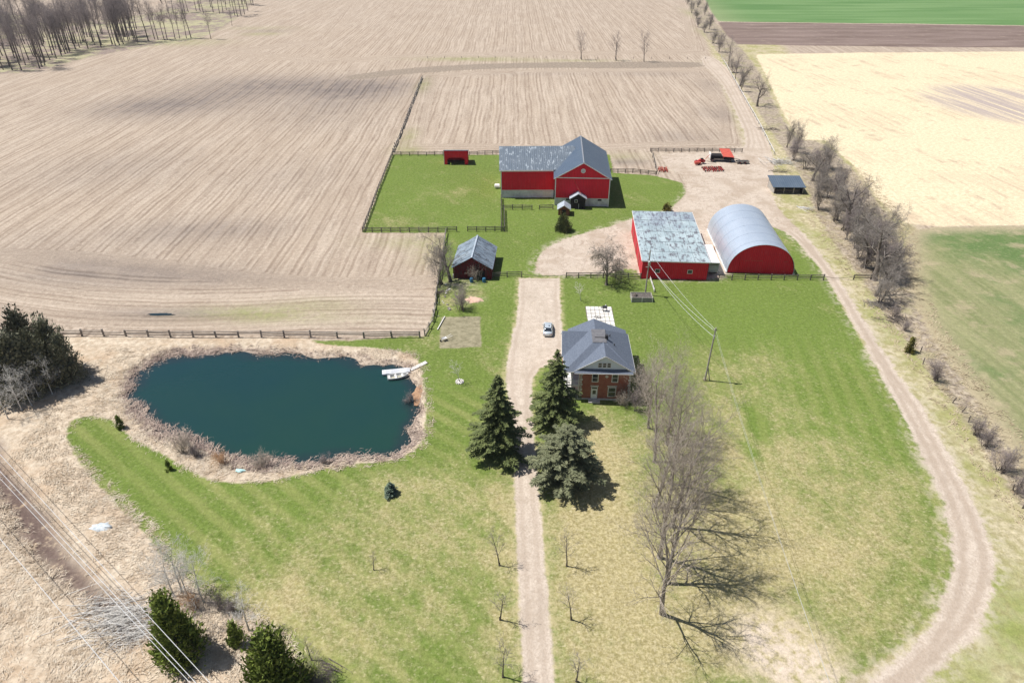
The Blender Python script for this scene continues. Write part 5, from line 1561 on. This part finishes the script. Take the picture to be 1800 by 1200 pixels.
fence([(1145,269),(1154,306)], 'single pole fence closing the left side of the implement yard', rails=(1.0,), sp=5, group=BG)
fence([(866,488),(917,487)], 'board fence between the weathered shed and the driveway gap', group=BG)
fence([(995,488),(1060,488),(1126,489)], 'board fence from driveway gap to the wide red shed', group=BG)
fence([(1263,492),(1355,492),(1447,492)], 'board fence in front of the arched steel shed', group=BG)
fence([(1500,491),(1530,491)], 'short board fence right of the lane under the hedgerow tree', group=BG)
fence([(106,591),(300,592),(500,593),(640,594),(738,592)], 'long weathered rail fence behind the pond', 'rail_wood', 1.45, 4.5, (.5, .9, 1.3), .26, .15, .10, .18, name='rail_fence')
fence([(747,590),(761,565),(766,535),(768,512)], 'leaning old split-rail fence beside the garden plot', 'rail_wood', 1.4, 2.6, (.3, .6, .9, 1.2), .2, .12, .1, .75, name='rail_fence')
fence([(769,506),(776,465),(784,410)], 'old split-rail fence behind the weathered shed up to the paddock', 'rail_wood', 1.3, 2.8, (.4, .8, 1.15), .18, .12, .1, .45, name='rail_fence')
fence([(691,268),(703,240),(722,190),(742,138)], 'brushy post and rail fence line between the two stubble fields', 'rail_wood', 1.3, 3.2, (.3, .6, .95), .22, .16, .14, .6, name='rail_fence')
fence([(1268,102),(1300,160),(1333,218),(1360,272)], 'pale pole fence along the far part of the lane', 'white_wood', 1.2, 5.5, (1.05,), .16, .16, .12, .15, name='pole_fence')
fence([(752,103),(900,102),(1050,104),(1240,104)], 'line of low posts along the far field track', 'rail_wood', 1.1, 9.0, (), .2, name='post_line')
fence([(1141,487),(1150,513)], 'pale low plank rail behind the timber planter by the utility pole', 'white_wood', .9, 2.2, (.3, .7), .12, .2, .05, group=None, name='plank_rail')
def fence_posts(lst, label):
    for i, (px, py, tl) in enumerate(lst):
        x, y = g(px, py)
        o = MB().tube([(0, 0, -.4), (0, 0, 1.25)], [.10, .085], 7).build('fence_post', M['bark_dark'])
        o.location = (x, y, ground_z(x, y))
        o.rotation_euler = (RF.gauss(0, tl), RF.gauss(0, tl), 0)
        tag(o, label % ORD[i], 'post', 'old posts on the bank beside the right lane')
fence_posts([(1618,618,.18),(1622,640,.2),(1674,708,.15),(1690,725,.25),(1702,742,.15),(1712,752,.2),(1780,862,.2),(1797,893,.2)], 'old crooked dark fence post, %s from the top on the bank beside the right lane')
# gate chains
def strand(name, a, b, z, sag, r, m, label, cat):
    A_, B_ = Vector((*g(*a), z)), Vector((*g(*b), z))
    pts = [A_.lerp(B_, k/8)-Vector((0, 0, sag*4*(k/8)*(1-k/8))) for k in range(9)]
    return tag(MB().tube(pts, r, 5).build(name, M[m]), label, cat)
strand('gate_chain', (918,487), (994,488), .75, .45, .05, 'fence_wood', 'sagging chain across the driveway gap in the fence', 'chain')
strand('gate_chain', (1449,491), (1499,491), .75, .45, .05, 'fence_wood', 'sagging chain across the right lane at the fence gap', 'chain')

# ---------------------------------------------------------------- poles and overhead wires
def upole(px, py, h, label, lean=0):
    x, y = g(px, py)
    o = empty('utility_pole', (x, y, 0), 0, label, 'pole', 'utility poles behind the house')
    o.rotation_euler = (0, lean, 0)
    MB().tube([(0, 0, -.5), (0, 0, h)], [.17, .11], 10).build('shaft', M['pole_wood'], o)
    return o
p1 = upole(1134, 518, 10.2, 'utility pole with transformer beside the wide red shed')
MB().tube([(.0, -.42, 7.0), (0, -.42, 7.15), (0, -.42, 7.95), (0, -.42, 8.05)], [.2, .26, .26, .1], 12).build('transformer', M['grey_metal'], p1)
MB().box(-.55, .55, -.08, .04, 6.4, 6.52).build('crossarm', M['pole_wood'], p1)
MB().cyl(0, 0, 10.2, 11.6, .03, 6).build('lightning_rod', M['dark_metal'], p1)
p2 = upole(1239, 668, 10.6, 'lone utility pole on the lawn right of the house', radians(1.2))
MB().tube([(.9, .1, -.3), (.12, 0, 2.6)], .09, 7).build('brace', M['pole_wood'], p2)
MB().box(-.35, .35, -.05, .05, 10.1, 10.2).build('crossarm', M['pole_wood'], p2)
MB().cyl(.0, -.2, 8.6, 9.2, .13, 8).build('insulator', M['grey_metal'], p2)
tf = MB()
for k in range(40):
    a = RF.uniform(0, 6.28)
    tf.add([(cos(a)*.3-.03, sin(a)*.3, 0), (cos(a)*.3+.03, sin(a)*.3, 0), (cos(a)*RF.uniform(.4, .8), sin(a)*RF.uniform(.4, .8), RF.uniform(.2, .6))], [(0, 1, 2)])
tf.build('weed_tuft', M['deadgrass'], p2)
def wire(name, a, b, sag, r, m, label, n=20):
    a, b = Vector(a), Vector(b)
    pts = [a.lerp(b, k/n)-Vector((0, 0, sag*4*(k/n)*(1-k/n))) for k in range(n+1)]
    return tag(MB().tube(pts, r, 4, False).build(name, M[m]), label, 'wire', 'overhead wires')
P1 = Vector((*g(1134, 518), 0))
P2 = Vector((*g(1239, 668), 0))+Vector((.2, 0, 0))
wire('overhead_wire', P1+Vector((.4, 0, 6.5)), P2+Vector((-.1, 0, 10.0)), .7, .026, 'wire', 'upper service wire between the two utility poles')
wire('overhead_wire', P1+Vector((.1, -.2, 7.1)), P2+Vector((-.1, 0, 8.9)), 1.0, .026, 'wire', 'lower service wire between the two utility poles')
wire('overhead_wire', Vector((*g(1152, 456, 4.2), 4.2)), P2+Vector((-.1, 0, 10.3)), .6, .022, 'wire', 'service wire from the front eave of the wide red shed to the lone pole')
e1 = Vector((28.5, 28.0, 9.5))
wire('overhead_wire', P2+Vector((.1, 0, 10.0)), e1, 1.3, .014, 'wire_dark', 'left wire running from the lone pole toward the bottom edge')
wire('overhead_wire', P2+Vector((.3, 0, 9.0)), e1+Vector((.4, 0, -.6)), 1.5, .014, 'wire_dark', 'right wire running from the lone pole toward the bottom edge')
for (a, b, r, lab) in [((20,820),(370,1200),.030,'right white power line crossing the lower left corner'), ((0,828),(345,1200),.030,'middle white power line crossing the lower left corner'),
                       ((-4,836),(335,1200),.026,'thin power line close beside the middle one at lower left'), ((0,946),(212,1200),.034,'left white power line in the lower left corner')]:
    zz = 8.5
    A_, B_ = Vector((*g(*a, zz), zz)), Vector((*g(*b, zz), zz))
    d = (B_-A_).normalized()
    wire('power_line', A_-d*45, B_+d*30, .0, r, 'wire', lab)

# ---------------------------------------------------------------- pond things
dx0, dy0 = g(672, 658, wz)
dx1, dy1 = g(722, 653, wz)
ang = atan2(dy1-dy0, dx1-dx0)
LD = math.hypot(dx1-dx0, dy1-dy0)
dk = empty('floating_dock', (dx0, dy0, wz), ang, 'grey floating dock reaching into the pond', 'dock')
pl = MB().box(.01, .17, -.55, .75, .36, .42).mesh('plank', M['dock_wood'])
for k in range(int(LD/.18)):
    o = link('plank', pl, dk, (k*.18, 0, RF.uniform(0, .012)))
MB().box(0, LD, -.55, -.47, .12, .355).build('frame', M['dock_wood'], dk)
MB().box(0, LD, .67, .75, .12, .355).build('frame', M['dock_wood'], dk)
for k in range(4):
    MB().tube([(.5+k*LD/4.2, -.35, .08), (.5+k*LD/4.2, .55, .08)], .22, 10).build('float', M['dark'], dk)
rx, ry = g(751, 637)
gw_ = empty('gangway', (dx1, dy1, wz+.4), atan2(ry-dy1, rx-dx1), 'narrow plank gangway from the shore to the dock', 'gangway')
LG = math.hypot(rx-dx1, ry-dy1)
sl_ = (ground_z(rx, ry)+.15-(wz+.4))/LG
pl2 = MB().box(.02, .24, -.38, .38, 0, .05).mesh('plank', M['white_wood'])
for k in range(int(LG/.25)):
    o = link('plank', pl2, gw_, (k*.25, 0, .03+sl_*k*.25))
MB().bar((0, -.33, -.03), (LG, -.33, -.03+sl_*LG), .07, .1).build('stringer', M['rail_wood'], gw_)
MB().bar((0, .33, -.03), (LG, .33, -.03+sl_*LG), .07, .1).build('stringer', M['rail_wood'], gw_)
bx3, by3 = g(700, 662, wz)
bt = empty('rowing_boat', (bx3, by3-.2, wz), ang+.10, 'small white rowing boat tied beside the dock', 'boat')
secs = [(-1.75, .50, .42), (-1.2, .66, .44), (-.4, .74, .44), (.4, .70, .46), (1.1, .48, .50), (1.6, .20, .55), (1.85, .02, .60)]
hull, rim = MB(), MB()
prof = lambda xx, hw, zt_: [(xx, -hw, zt_), (xx, -hw*.92, .15), (xx, -hw*.55, -.08), (xx, 0, -.13), (xx, hw*.55, -.08), (xx, hw*.92, .15), (xx, hw, zt_)]
vv = [p for s3 in secs for p in prof(*s3)]
ff = []
for i in range(len(secs)-1):
    for k in range(6):
        ff.append((i*7+k, i*7+k+1, (i+1)*7+k+1, (i+1)*7+k))
ff.append((0, 1, 2, 3, 4, 5, 6))
hull.add(vv, ff).build('hull', M['boat_white'], bt, True)
for sgn in (-1, 1):
    MB().tube([(s3[0], sgn*s3[1], s3[2]) for s3 in secs], .06, 6).build('gunwale', M['boat_white'], bt)
MB().box(-1.68, 1.05, -.36, .36, .0, .03).build('floor', M['boat_inside'], bt)
for (xa, hw) in ((-1.65, .5), (-.55, .68), (.65, .60)):
    MB().box(xa, xa+.32, -hw, hw, .30, .35).build('seat', M['boat_white'], bt)
MB().box(-1.80, -1.74, -.46, .46, .0, .45).build('transom', M['boat_white'], bt)
# muddy orange shallow beside the dock ramp
x, y = g(737, 690)
R2 = random.Random(31)
def lump(name, px, py, rx_, ry_, h, m, label, cat, n=14, kind=None, jit=.25, rings=4):
    x, y = g(px, py)
    vs_, fs_ = [(0, 0, h)], []
    for r_ in range(1, rings+1):
        for k in range(n):
            a = 2*pi*k/n
            j = 1+R2.uniform(-jit, jit)*(r_/rings)
            u = r_/rings
            vs_.append((cos(a)*rx_*u*j, sin(a)*ry_*u*j, max(h*(1-u*u)+R2.gauss(0, h*.16), -.03) if r_ < rings else -.05))
    for k in range(n):
        fs_.append((0, 1+k, 1+(k+1) % n))
    for r_ in range(rings-1):
        for k in range(n):
            a, b = 1+r_*n+k, 1+r_*n+(k+1) % n
            fs_.append((a, a+n, b+n, b))
    o = MB().add(vs_, fs_).build(name, M[m], None, True)
    o.location = (x, y, ground_z(x, y))
    return tag(o, label, cat, None, kind)
lump('plastic_sheet', 181, 925, 1.6, .8, .35, 'tarp_pale', 'crumpled pale plastic sheet lying in the tall dead grass', 'sheet', 18, None, .5)
o = lump('plastic_sheet', 421, 828, .7, .35, .18, 'tarp_aqua', 'small pale aqua sheet among the reeds on the pond south bank', 'sheet', 14, None, .4)
o.location.z += .25
o = lump('mud_patch', 737, 688, 1.1, 2.8, .08, 'pond_mud', 'orange-brown mud on the east bank below the dock', None, 16, 'stuff', .3)
o.location.z += .05
lump('soil_heap', 833, 527, 2.0, 1.3, .25, 'peach', 'low heap of pinkish soil near the weathered shed', 'heap', 16, None, .3)
# ---------------------------------------------------------------- car
def car_paint():
    t = NT('car_paint')
    t.b.inputs['Coat Weight'].default_value = .6
    t.b.inputs['Coat Roughness'].default_value = .06
    return t.done((.60, .66, .70), .32, .35, .5)
M['car_paint'] = car_paint()
M['tail_red'] = simple('tail_red', (.30, .01, .01), (.22, .01, .01), 3, .3)
cx, cy = g(963, 582)
car = empty('car', (cx, cy, 0), radians(-3), 'silver-white saloon car parked on the driveway', 'car')
def loft(secs, close=True):
    n = len(secs[0])
    vv = [p for s_ in secs for p in s_]
    ff = []
    for i in range(len(secs)-1):
        for k in range(n):
            k2 = (k+1) % n
            ff.append((i*n+k, i*n+k2, (i+1)*n+k2, (i+1)*n+k))
    if close:
        ff += [tuple(range(n)), tuple(range((len(secs)-1)*n, len(secs)*n))]
    return vv, ff
def bsec(y, hw, zl, zt_, crown=.05):
    return [(-hw*.88, y, zl), (-hw, y, zl+.18), (-hw, y, zt_-.22), (-hw*.93, y, zt_-.05), (-hw*.5, y, zt_+crown*.7), (0, y, zt_+crown), (hw*.5, y, zt_+crown*.7), (hw*.93, y, zt_-.05), (hw, y, zt_-.22), (hw, y, zl+.18), (hw*.88, y, zl)]
ys = [(-2.32, .70, .42, .80), (-2.22, .82, .30, .90), (-1.9, .89, .24, .96), (-1.2, .915, .22, .97), (-.2, .92, .22, .95), (.8, .92, .22, .94), (1.4, .90, .22, .88), (1.95, .86, .24, .78), (2.2, .78, .30, .68), (2.32, .62, .40, .58)]
MB().add(*loft([bsec(*q) for q in ys])).build('body', M['car_paint'], car, True)
def gsec(y, hb, ht, zb_, zt_):
    return [(-hb, y, zb_), (-ht, y, zt_), (-ht*.5, y, zt_+.03), (ht*.5, y, zt_+.03), (ht, y, zt_), (hb, y, zb_)]
MB().add(*loft([gsec(-1.72, .72, .66, .93, .96), gsec(-1.05, .84, .60, .92, 1.36), gsec(-.3, .86, .62, .92, 1.42), gsec(.35, .86, .61, .92, 1.38), gsec(1.22, .78, .70, .90, .94)])).build('windows', M['glass'], car, True)
MB().slab([(-.60, -1.02, 1.415), (.60, -1.02, 1.415), (.635, -.3, 1.475), (.60, .36, 1.43), (-.60, .36, 1.43), (-.635, -.3, 1.475)], .03).build('roof', M['car_paint'], car)
for sx in (-1, 1):
    for (a, b) in (((sx*.80, -1.72, .96), (sx*.61, -1.04, 1.40)), ((sx*.61, .36, 1.41), (sx*.80, 1.2, .95)), ((sx*.87, -.25, .95), (sx*.63, -.28, 1.44))):
        MB().bar(a, b, .07, .05).build('pillar', M['car_paint'], car)
    for yy in (-1.38, 1.42):
        wl = empty('wheel', (sx*.80, yy, .32))
        wl.parent = car
        MB().tube([(-.11, 0, 0), (.11, 0, 0)], .32, 18).build('tyre', M['rubber'], wl)
        MB().tube([(-.125, 0, 0), (.125, 0, 0)], .20, 12).build('rim', M['grey_metal'], wl)
    MB().box(sx*.62-.16, sx*.62+.16, -2.33, -2.2, .66, .80).build('tail_light', M['tail_red'], car)
    MB().box(sx*.60-.15, sx*.60+.15, 2.16, 2.28, .56, .66).build('headlight', M['white_paint'], car)
    MB().box(sx*1.0-.10, sx*1.0+.10, .72, .86, .92, 1.05).build('mirror', M['car_paint'], car)
MB().box(-.26, .26, -2.36, -2.31, .58, .70).build('number_plate', M['white_paint'], car)

# ---------------------------------------------------------------- red farm implements in the yard
R3 = random.Random(41)
def wheels(par, spots, r, w_, m='rubber'):
    for (x, y) in spots:
        wl = empty('wheel', (x, y, r))
        wl.parent = par
        MB().tube([(-w_/2, 0, 0), (w_/2, 0, 0)], r, 14).build('tyre', M[m], wl)
        MB().tube([(-w_/2-.02, 0, 0), (w_/2+.02, 0, 0)], r*.5, 10).build('rim', M['red_paint'], wl)
x, y = g(1272, 283)
wg = empty('farm_wagon', (x, y, 0), radians(-4), 'farm wagon with a slanting faded red roof panel and dark bed', 'wagon')
MB().slab([(-.7, -1.6, 1.9), (2.8, -1.6, 1.7), (2.0, 3.2, 3.0), (-1.3, 3.2, 3.1)], .08).build('roof_panel', M['red_faded'], wg)
MB().box(-4.6, 3.0, -1.3, 1.6, .95, 1.15).build('bed', M['dark'], wg)
MB().box(-4.2, -.9, -1.2, 1.5, 1.151, 2.0).build('box', M['dark'], wg)
MB().box(-4.7, -4.5, -1.3, 1.6, 1.0, 2.6).build('end_rack', M['white_wood'], wg)
for xx in (-.6, 2.6):
    for yy in (-1.2, 1.5):
        MB().box(xx-.06, xx+.06, yy-.06, yy+.06, 1.151, 1.66 if yy < 0 else 2.3).build('stake', M['red_paint'], wg)
wheels(wg, [(-3.6, -1.35), (-3.6, 1.65), (1.8, -1.35), (1.8, 1.65)], .48, .3)
MB().bar((3.0, .1, .9), (5.2, .1, .5), .12).build('drawbar', M['dark_metal'], wg)
x, y = g(1300, 287)
tr_ = empty('flat_trailer', (x, y, 0), 0, 'low dark flat trailer at the right end of the implement row', 'trailer')
MB().box(-1.2, 2.8, -.8, .9, .6, .75).build('bed', M['dark'], tr_)
MB().box(-1.2, 2.8, -.85, -.801, .751, 1.0).build('side_rail', M['grey_metal'], tr_)
wheels(tr_, [(0, -.9), (0, 1.0), (1.6, -.9), (1.6, 1.0)], .38, .22)
x, y = g(1232, 288)
bl = empty('baler', (x, y, 0), radians(10), 'red hay baler with drawbar left of the wagon', 'implement')
MB().prism([(-2.2, .6), (1.2, .6), (1.2, 1.2), (.4, 1.5), (-.4, 1.45), (-1.0, 1.1), (-2.2, .9)], 'y', -.45, .5).build('chamber', M['red_paint'], bl)
MB().box(-2.6, -.6, -1.4, -.7, .5, 1.0).build('pickup', M['red_faded'], bl)
MB().box(-.2, .5, -.4, .4, 1.52, 1.75).build('cover', M['dark'], bl)
for k_ in range(7):
    MB().tube([(-2.6+k_*.3, -1.5, .15), (-2.6+k_*.3, -1.1, .75), (-2.5+k_*.3, -.7, .6)], .035, 5).build('tine', M['red_faded'], bl)
MB().bar((1.8, 0, .8), (4.6, -1.2, .5), .14).build('drawbar', M['dark_metal'], bl)
MB().tube([(1.4, .2, 1.4), (2.8, .6, 2.6)], .09, 6).build('chute', M['red_faded'], bl)
wheels(bl, [(-1.2, -.95), (-1.2, 1.05), (.9, 1.0)], .5, .28)
def harrow(px, py, nx_, ny_, sx, sy, label, m, rz=0):
    x, y = g(px, py)
    h_ = empty('disc_harrow', (x, y, 0), rz, label, 'implement', 'red harrows in the farmyard')
    for j in range(ny_):
        yy = -sy/2+sy*j/(ny_-1)
        MB().bar((-sx/2, yy, .55), (sx/2, yy+R3.uniform(-.15, .15), .6), .09).build('frame_bar', M[m], h_)
        for i in range(nx_):
            xx = -sx/2+sx*(i+.5)/nx_+R3.uniform(-.06, .06)
            MB().tube([(xx, yy-.02+R3.uniform(-.2, .2), .3), (xx+R3.uniform(-.08, .08), yy+.02, .3)], .25, 8).build('disc', M[m if (i+j) % 3 else 'dark_metal'], h_)
    for i in range(3):
        xx = -sx/2+sx*(i+.5)/3
        MB().bar((xx, -sy/2, .7), (xx+R3.uniform(-.3, .3), sy/2, .75), .1).build('cross_bar', M[m], h_)
harrow(1253, 299, 10, 4, 6.4, 3.4, 'long low red disc harrow in front of the wagon', 'red_paint', radians(3))
harrow(1165, 300, 5, 4, 2.9, 3.2, 'small faded red harrow by the fence corner', 'red_faded', radians(-4))
# ---------------------------------------------------------------- timber planter by the transformer pole
x, y = g(1110, 531)
pn = empty('timber_planter', (x, y, 0), radians(-1), 'raised grey timber planter box at the foot of the transformer pole', 'planter')
WP, DP = 4.3, 2.2
for k in range(5):
    for h_ in (0, 1):
        MB().box(h_*WP/2+.02, (h_+1)*WP/2-.02, R3.uniform(-.03, .0), .09, .02+k*.22, .20+k*.22).build('board', M['old_wood'], pn)
    MB().box(0, .08, .1, DP, .02+k*.22, .20+k*.22).build('board', M['old_wood'], pn)
    MB().box(WP-.08, WP, .1, DP, .02+k*.22, .20+k*.22).build('board', M['old_wood'], pn)
for xx in (0, WP/2, WP):
    MB().box(xx-.07, xx+.07, -.10, -.031, 0, 1.18).build('post', M['white_wood'], pn)
MB().box(.1, WP-.1, .12, DP, 0, .95).build('soil', M['fence_wood'], pn)
MB().box(-.06, WP+.06, DP, DP+.1, 0, 1.1).build('back_board', M['old_wood'], pn)
o = lump('logs_heap', 1117, 516, .6, .5, .6, 'bark_dark', 'small dark heap on the left corner of the timber planter', 'heap', 10, None, .4)
o.location = (x+.8, y+1.0, .9)
# ---------------------------------------------------------------- stones round the young tree
x, y = g(808, 671)
for k in range(11):
    a = 2*pi*k/11
    st = MB()
    n = 7
    pr_ = [(R3.uniform(.16, .26)*cos(2*pi*j/n), R3.uniform(.16, .26)*sin(2*pi*j/n)) for j in range(n)]
    st.add([(p[0], p[1], -.05) for p in pr_]+[(p[0]*.75, p[1]*.75, R3.uniform(.14, .22)) for p in pr_],
           [tuple(range(n-1, -1, -1)), tuple(range(n, 2*n))]+[(j, (j+1) % n, n+(j+1) % n, n+j) for j in range(n)])
    o = st.build('stone', M['stone'])
    o.location = (x+cos(a)*.6, y+sin(a)*.6, ground_z(x, y))
    tag(o, 'white stone in the ring around the pale young tree', 'stone', 'stones ringing the young tree')
o = lump('gravel_bed', 808, 671, .6, .6, .1, 'stone', 'pale gravel inside the ring of stones at the young tree', None, 14, 'stuff', .1)
# pale rocks dotted in the old fence corner beside the weathered shed
for k in range(16):
    px, py = R3.uniform(766, 796), R3.uniform(500, 556)
    x, y = g(px, py)
    n = 6
    st = MB()
    rr_ = R3.uniform(.18, .42)
    pr_ = [(rr_*R3.uniform(.7, 1.1)*cos(2*pi*j/n), rr_*R3.uniform(.7, 1.1)*sin(2*pi*j/n)) for j in range(n)]
    st.add([(p[0], p[1], -.05) for p in pr_]+[(p[0]*.7, p[1]*.7, rr_*.7) for p in pr_], [tuple(range(n-1, -1, -1)), tuple(range(n, 2*n))]+[(j, (j+1) % n, n+(j+1) % n, n+j) for j in range(n)])
    o = st.build('rock', M['stone' if k % 2 else 'bark_grey'])
    o.location = (x, y, ground_z(x, y))
    tag(o, 'loose fieldstone in the corner between old rail fence and weathered shed', 'rock', 'fieldstones by the old rail fence')
# garden tools: pale wheelbarrow at the plot corner
x, y = g(781, 598)
wb = empty('wheelbarrow', (x, y, .0), radians(35), 'pale wheelbarrow with long handles at the corner of the garden plot', 'wheelbarrow')
MB().add([(-.45, -.35, .55), (.45, -.35, .55), (.45, .35, .55), (-.45, .35, .55), (-.25, -.2, .25), (.3, -.2, .25), (.3, .2, .25), (-.25, .2, .25)], [(4, 7, 6, 5), (0, 1, 5, 4), (1, 2, 6, 5), (2, 3, 7, 6), (3, 0, 4, 7)]).build('tray', M['white_paint'], wb)
for sy in (-.26, .26):
    MB().bar((-.7, sy*.4, .22), (1.7, sy*1.2, .62), .06).build('handle', M['white_wood'], wb)
    MB().bar((.45, sy, .4), (.5, sy, -.05), .05).build('leg', M['dark_metal'], wb)
MB().tube([(-.75, -.05, .2), (-.75, .05, .2)], .2, 12).build('wheel', M['rubber'], wb)
o = MB().bar((0, 0, .1), (1.0, 5.0, .12), .15).build('timber', M['white_wood'])
x, y = g(769, 580)
o.location = (x, y, 0)
tag(o, 'pale timber edging on the left side of the garden plot', 'timber')
o = MB().box(-.1, 5.6, -.06, .06, -.05, .09).build('timber', M['white_wood'])
x, y = g(1077, 560)
o.location = (x, y, 0)
o.rotation_euler = (0, 0, radians(98))
tag(o, 'thin pale edging strip on the right of the patio', 'timber')
# ---------------------------------------------------------------- brush piles and fallen limbs
def brush(px, py, n, lx, spread, m, name, label, cat, az=0, azs=.6, hmax=1.2, r=.03):
    x, y = g(px, py)
    T = TriB()
    for k in range(n):
        p = Vector((R3.gauss(0, spread), R3.gauss(0, spread*.55), abs(R3.gauss(0, hmax*.4))))
        a = az+R3.gauss(0, azs)
        d = Vector((cos(a), sin(a), R3.gauss(0, .14)))
        L_ = lx*R3.uniform(.4, 1.1)
        q = p-d*L_/2
        pts = [q]
        for i in range(4):
            d = (d+rv(R3, .10)).normalized()
            pts.append(pts[-1]+d*L_/4)
        for i in range(4):
            if pts[i+1].z < .02:
                pts[i+1].z = .02
            T.seg(pts[i], pts[i+1], r*(1-.2*i), r*(1-.2*(i+1)), 3)
        for i in range(2, 5):
            for s2 in range(3):
                e = pts[i]+(d+rv(R3, .5)).normalized()*L_*.18
                T.seg(pts[i], e, r*.4, 0, 3)
    o = link(name, T.mesh(name, M[m]))
    o.location = (x, y, ground_z(x, y))
    return tag(o, label, cat)
brush(215, 1085, 330, 5.5, 3.1, 'twig_pale', 'brush_pile', 'large pile of pale cut branches left of the big cedar', 'brush pile', .35, .35, 1.0, .04)
brush(220, 1130, 90, 4.2, 2.4, 'twig_pale', 'brush_pile', 'pale scattered sticks below the large brush pile', 'brush pile', .1, .8, .5, .022)
brush(165, 1060, 40, 3.0, 1.6, 'twig_pale', 'brush_pile', 'thin pale twigs at the upper left of the brush pile by the ditch', 'brush pile', 1.2, .7, .8, .02)
brush(375, 1105, 26, 3.6, 1.6, 'twig_grey', 'brush_pile', 'grey sticks between the large and small cedars', 'brush pile', .6, .7, .6, .03)
brush(1372, 287, 46, 6.0, 1.8, 'twig_pale', 'log_heap', 'heap of pale fallen limbs above the dark-roofed lean-to', 'log pile', -.6, .5, .9, .12)
brush(1420, 368, 8, 4.0, .7, 'white_wood', 'log_heap', 'two white fallen trunks at the hedgerow below the lean-to', 'log pile', -1.2, .25, .3, .16)
brush(1372, 303, 24, 3.4, 1.5, 'bark_dark', 'log_heap', 'dark brushwood stacked behind the lean-to', 'log pile', .2, .6, .7, .06)
brush(1552, 537, 60, 4.0, 1.4, 'bark_grey', 'brush_pile', 'fallen grey limbs under the hedgerow below the crossing fence', 'brush pile', -1.0, .5, .8, .06)
brush(1575, 562, 50, 3.0, 1.6, 'bark_dark', 'brush_pile', 'dark red-brown brush on the bank at the end of the hedgerow', 'brush pile', -.9, .6, .6, .05)
brush(1350, 228, 40, 3.6, 1.8, 'bark_dark', 'brush_pile', 'dark brush beside the pale pole fence along the far lane', 'brush pile', -1.2, .5, .6, .06)
brush(773, 515, 50, 2.6, 1.0, 'bark_dark', 'brush_pile', 'dark brush tangled in the old rail fence by the weathered shed', 'brush pile', 1.4, .6, .8, .03)
brush(580, 1172, 8, 3.0, .7, 'bark_dark', 'fallen_branch', 'dark fallen branch on the lawn right of the purple brush', 'branch', -.25, .2, .1, .06)
brush(150, 652, 26, 2.4, 1.6, 'bark_grey', 'driftwood', 'grey driftwood at the west tip of the pond', 'driftwood', .3, .7, .3, .04)
for (px, py) in ((1275, 505),):
    pass
strawpile = brush(1258, 440, 26, 2.4, 1.0, 'twig_rust', 'scrap_row', 'rusty scrap leaning along the left side of the arched shed', 'scrap', 1.5, .25, .6, .05)
# pools of standing water in the field
def pool(px, py, rx_, ry_, label):
    x, y = g(px, py)
    n = 26
    pts = [(cos(2*pi*k/n)*rx_*R3.uniform(.65, 1.1), sin(2*pi*k/n)*ry_*R3.uniform(.6, 1.1), 0) for k in range(n)]
    o = MB().add(pts, [tuple(range(n))]).build('puddle', M['water'])
    o.location = (x, y, ground_z(x, y)+.09)
    tag(o, label, None, None, 'structure')
pool(284, 553, 3.0, .55, 'dark puddle in the stubble near the long rail fence')
# ---------------------------------------------------------------- the air: a faint spring haze
HZ = NT('haze_air')
HZ.t.nodes.remove(HZ.b)
vol = HZ.t.nodes.new('ShaderNodeVolumePrincipled')
vol.inputs['Color'].default_value = (.90, .93, 1.0, 1)
vol.inputs['Density'].default_value = 0.00008
vol.inputs['Anisotropy'].default_value = 0.2
HZ.t.links.new(vol.outputs[0], HZ.t.nodes['Material Output'].inputs['Volume'])
hz = MB().box(-1150, 1150, -90, 1560, -6, 76).build('haze', HZ.m)
tag(hz, 'faint bluish spring haze over the far fields', None, None, 'stuff')
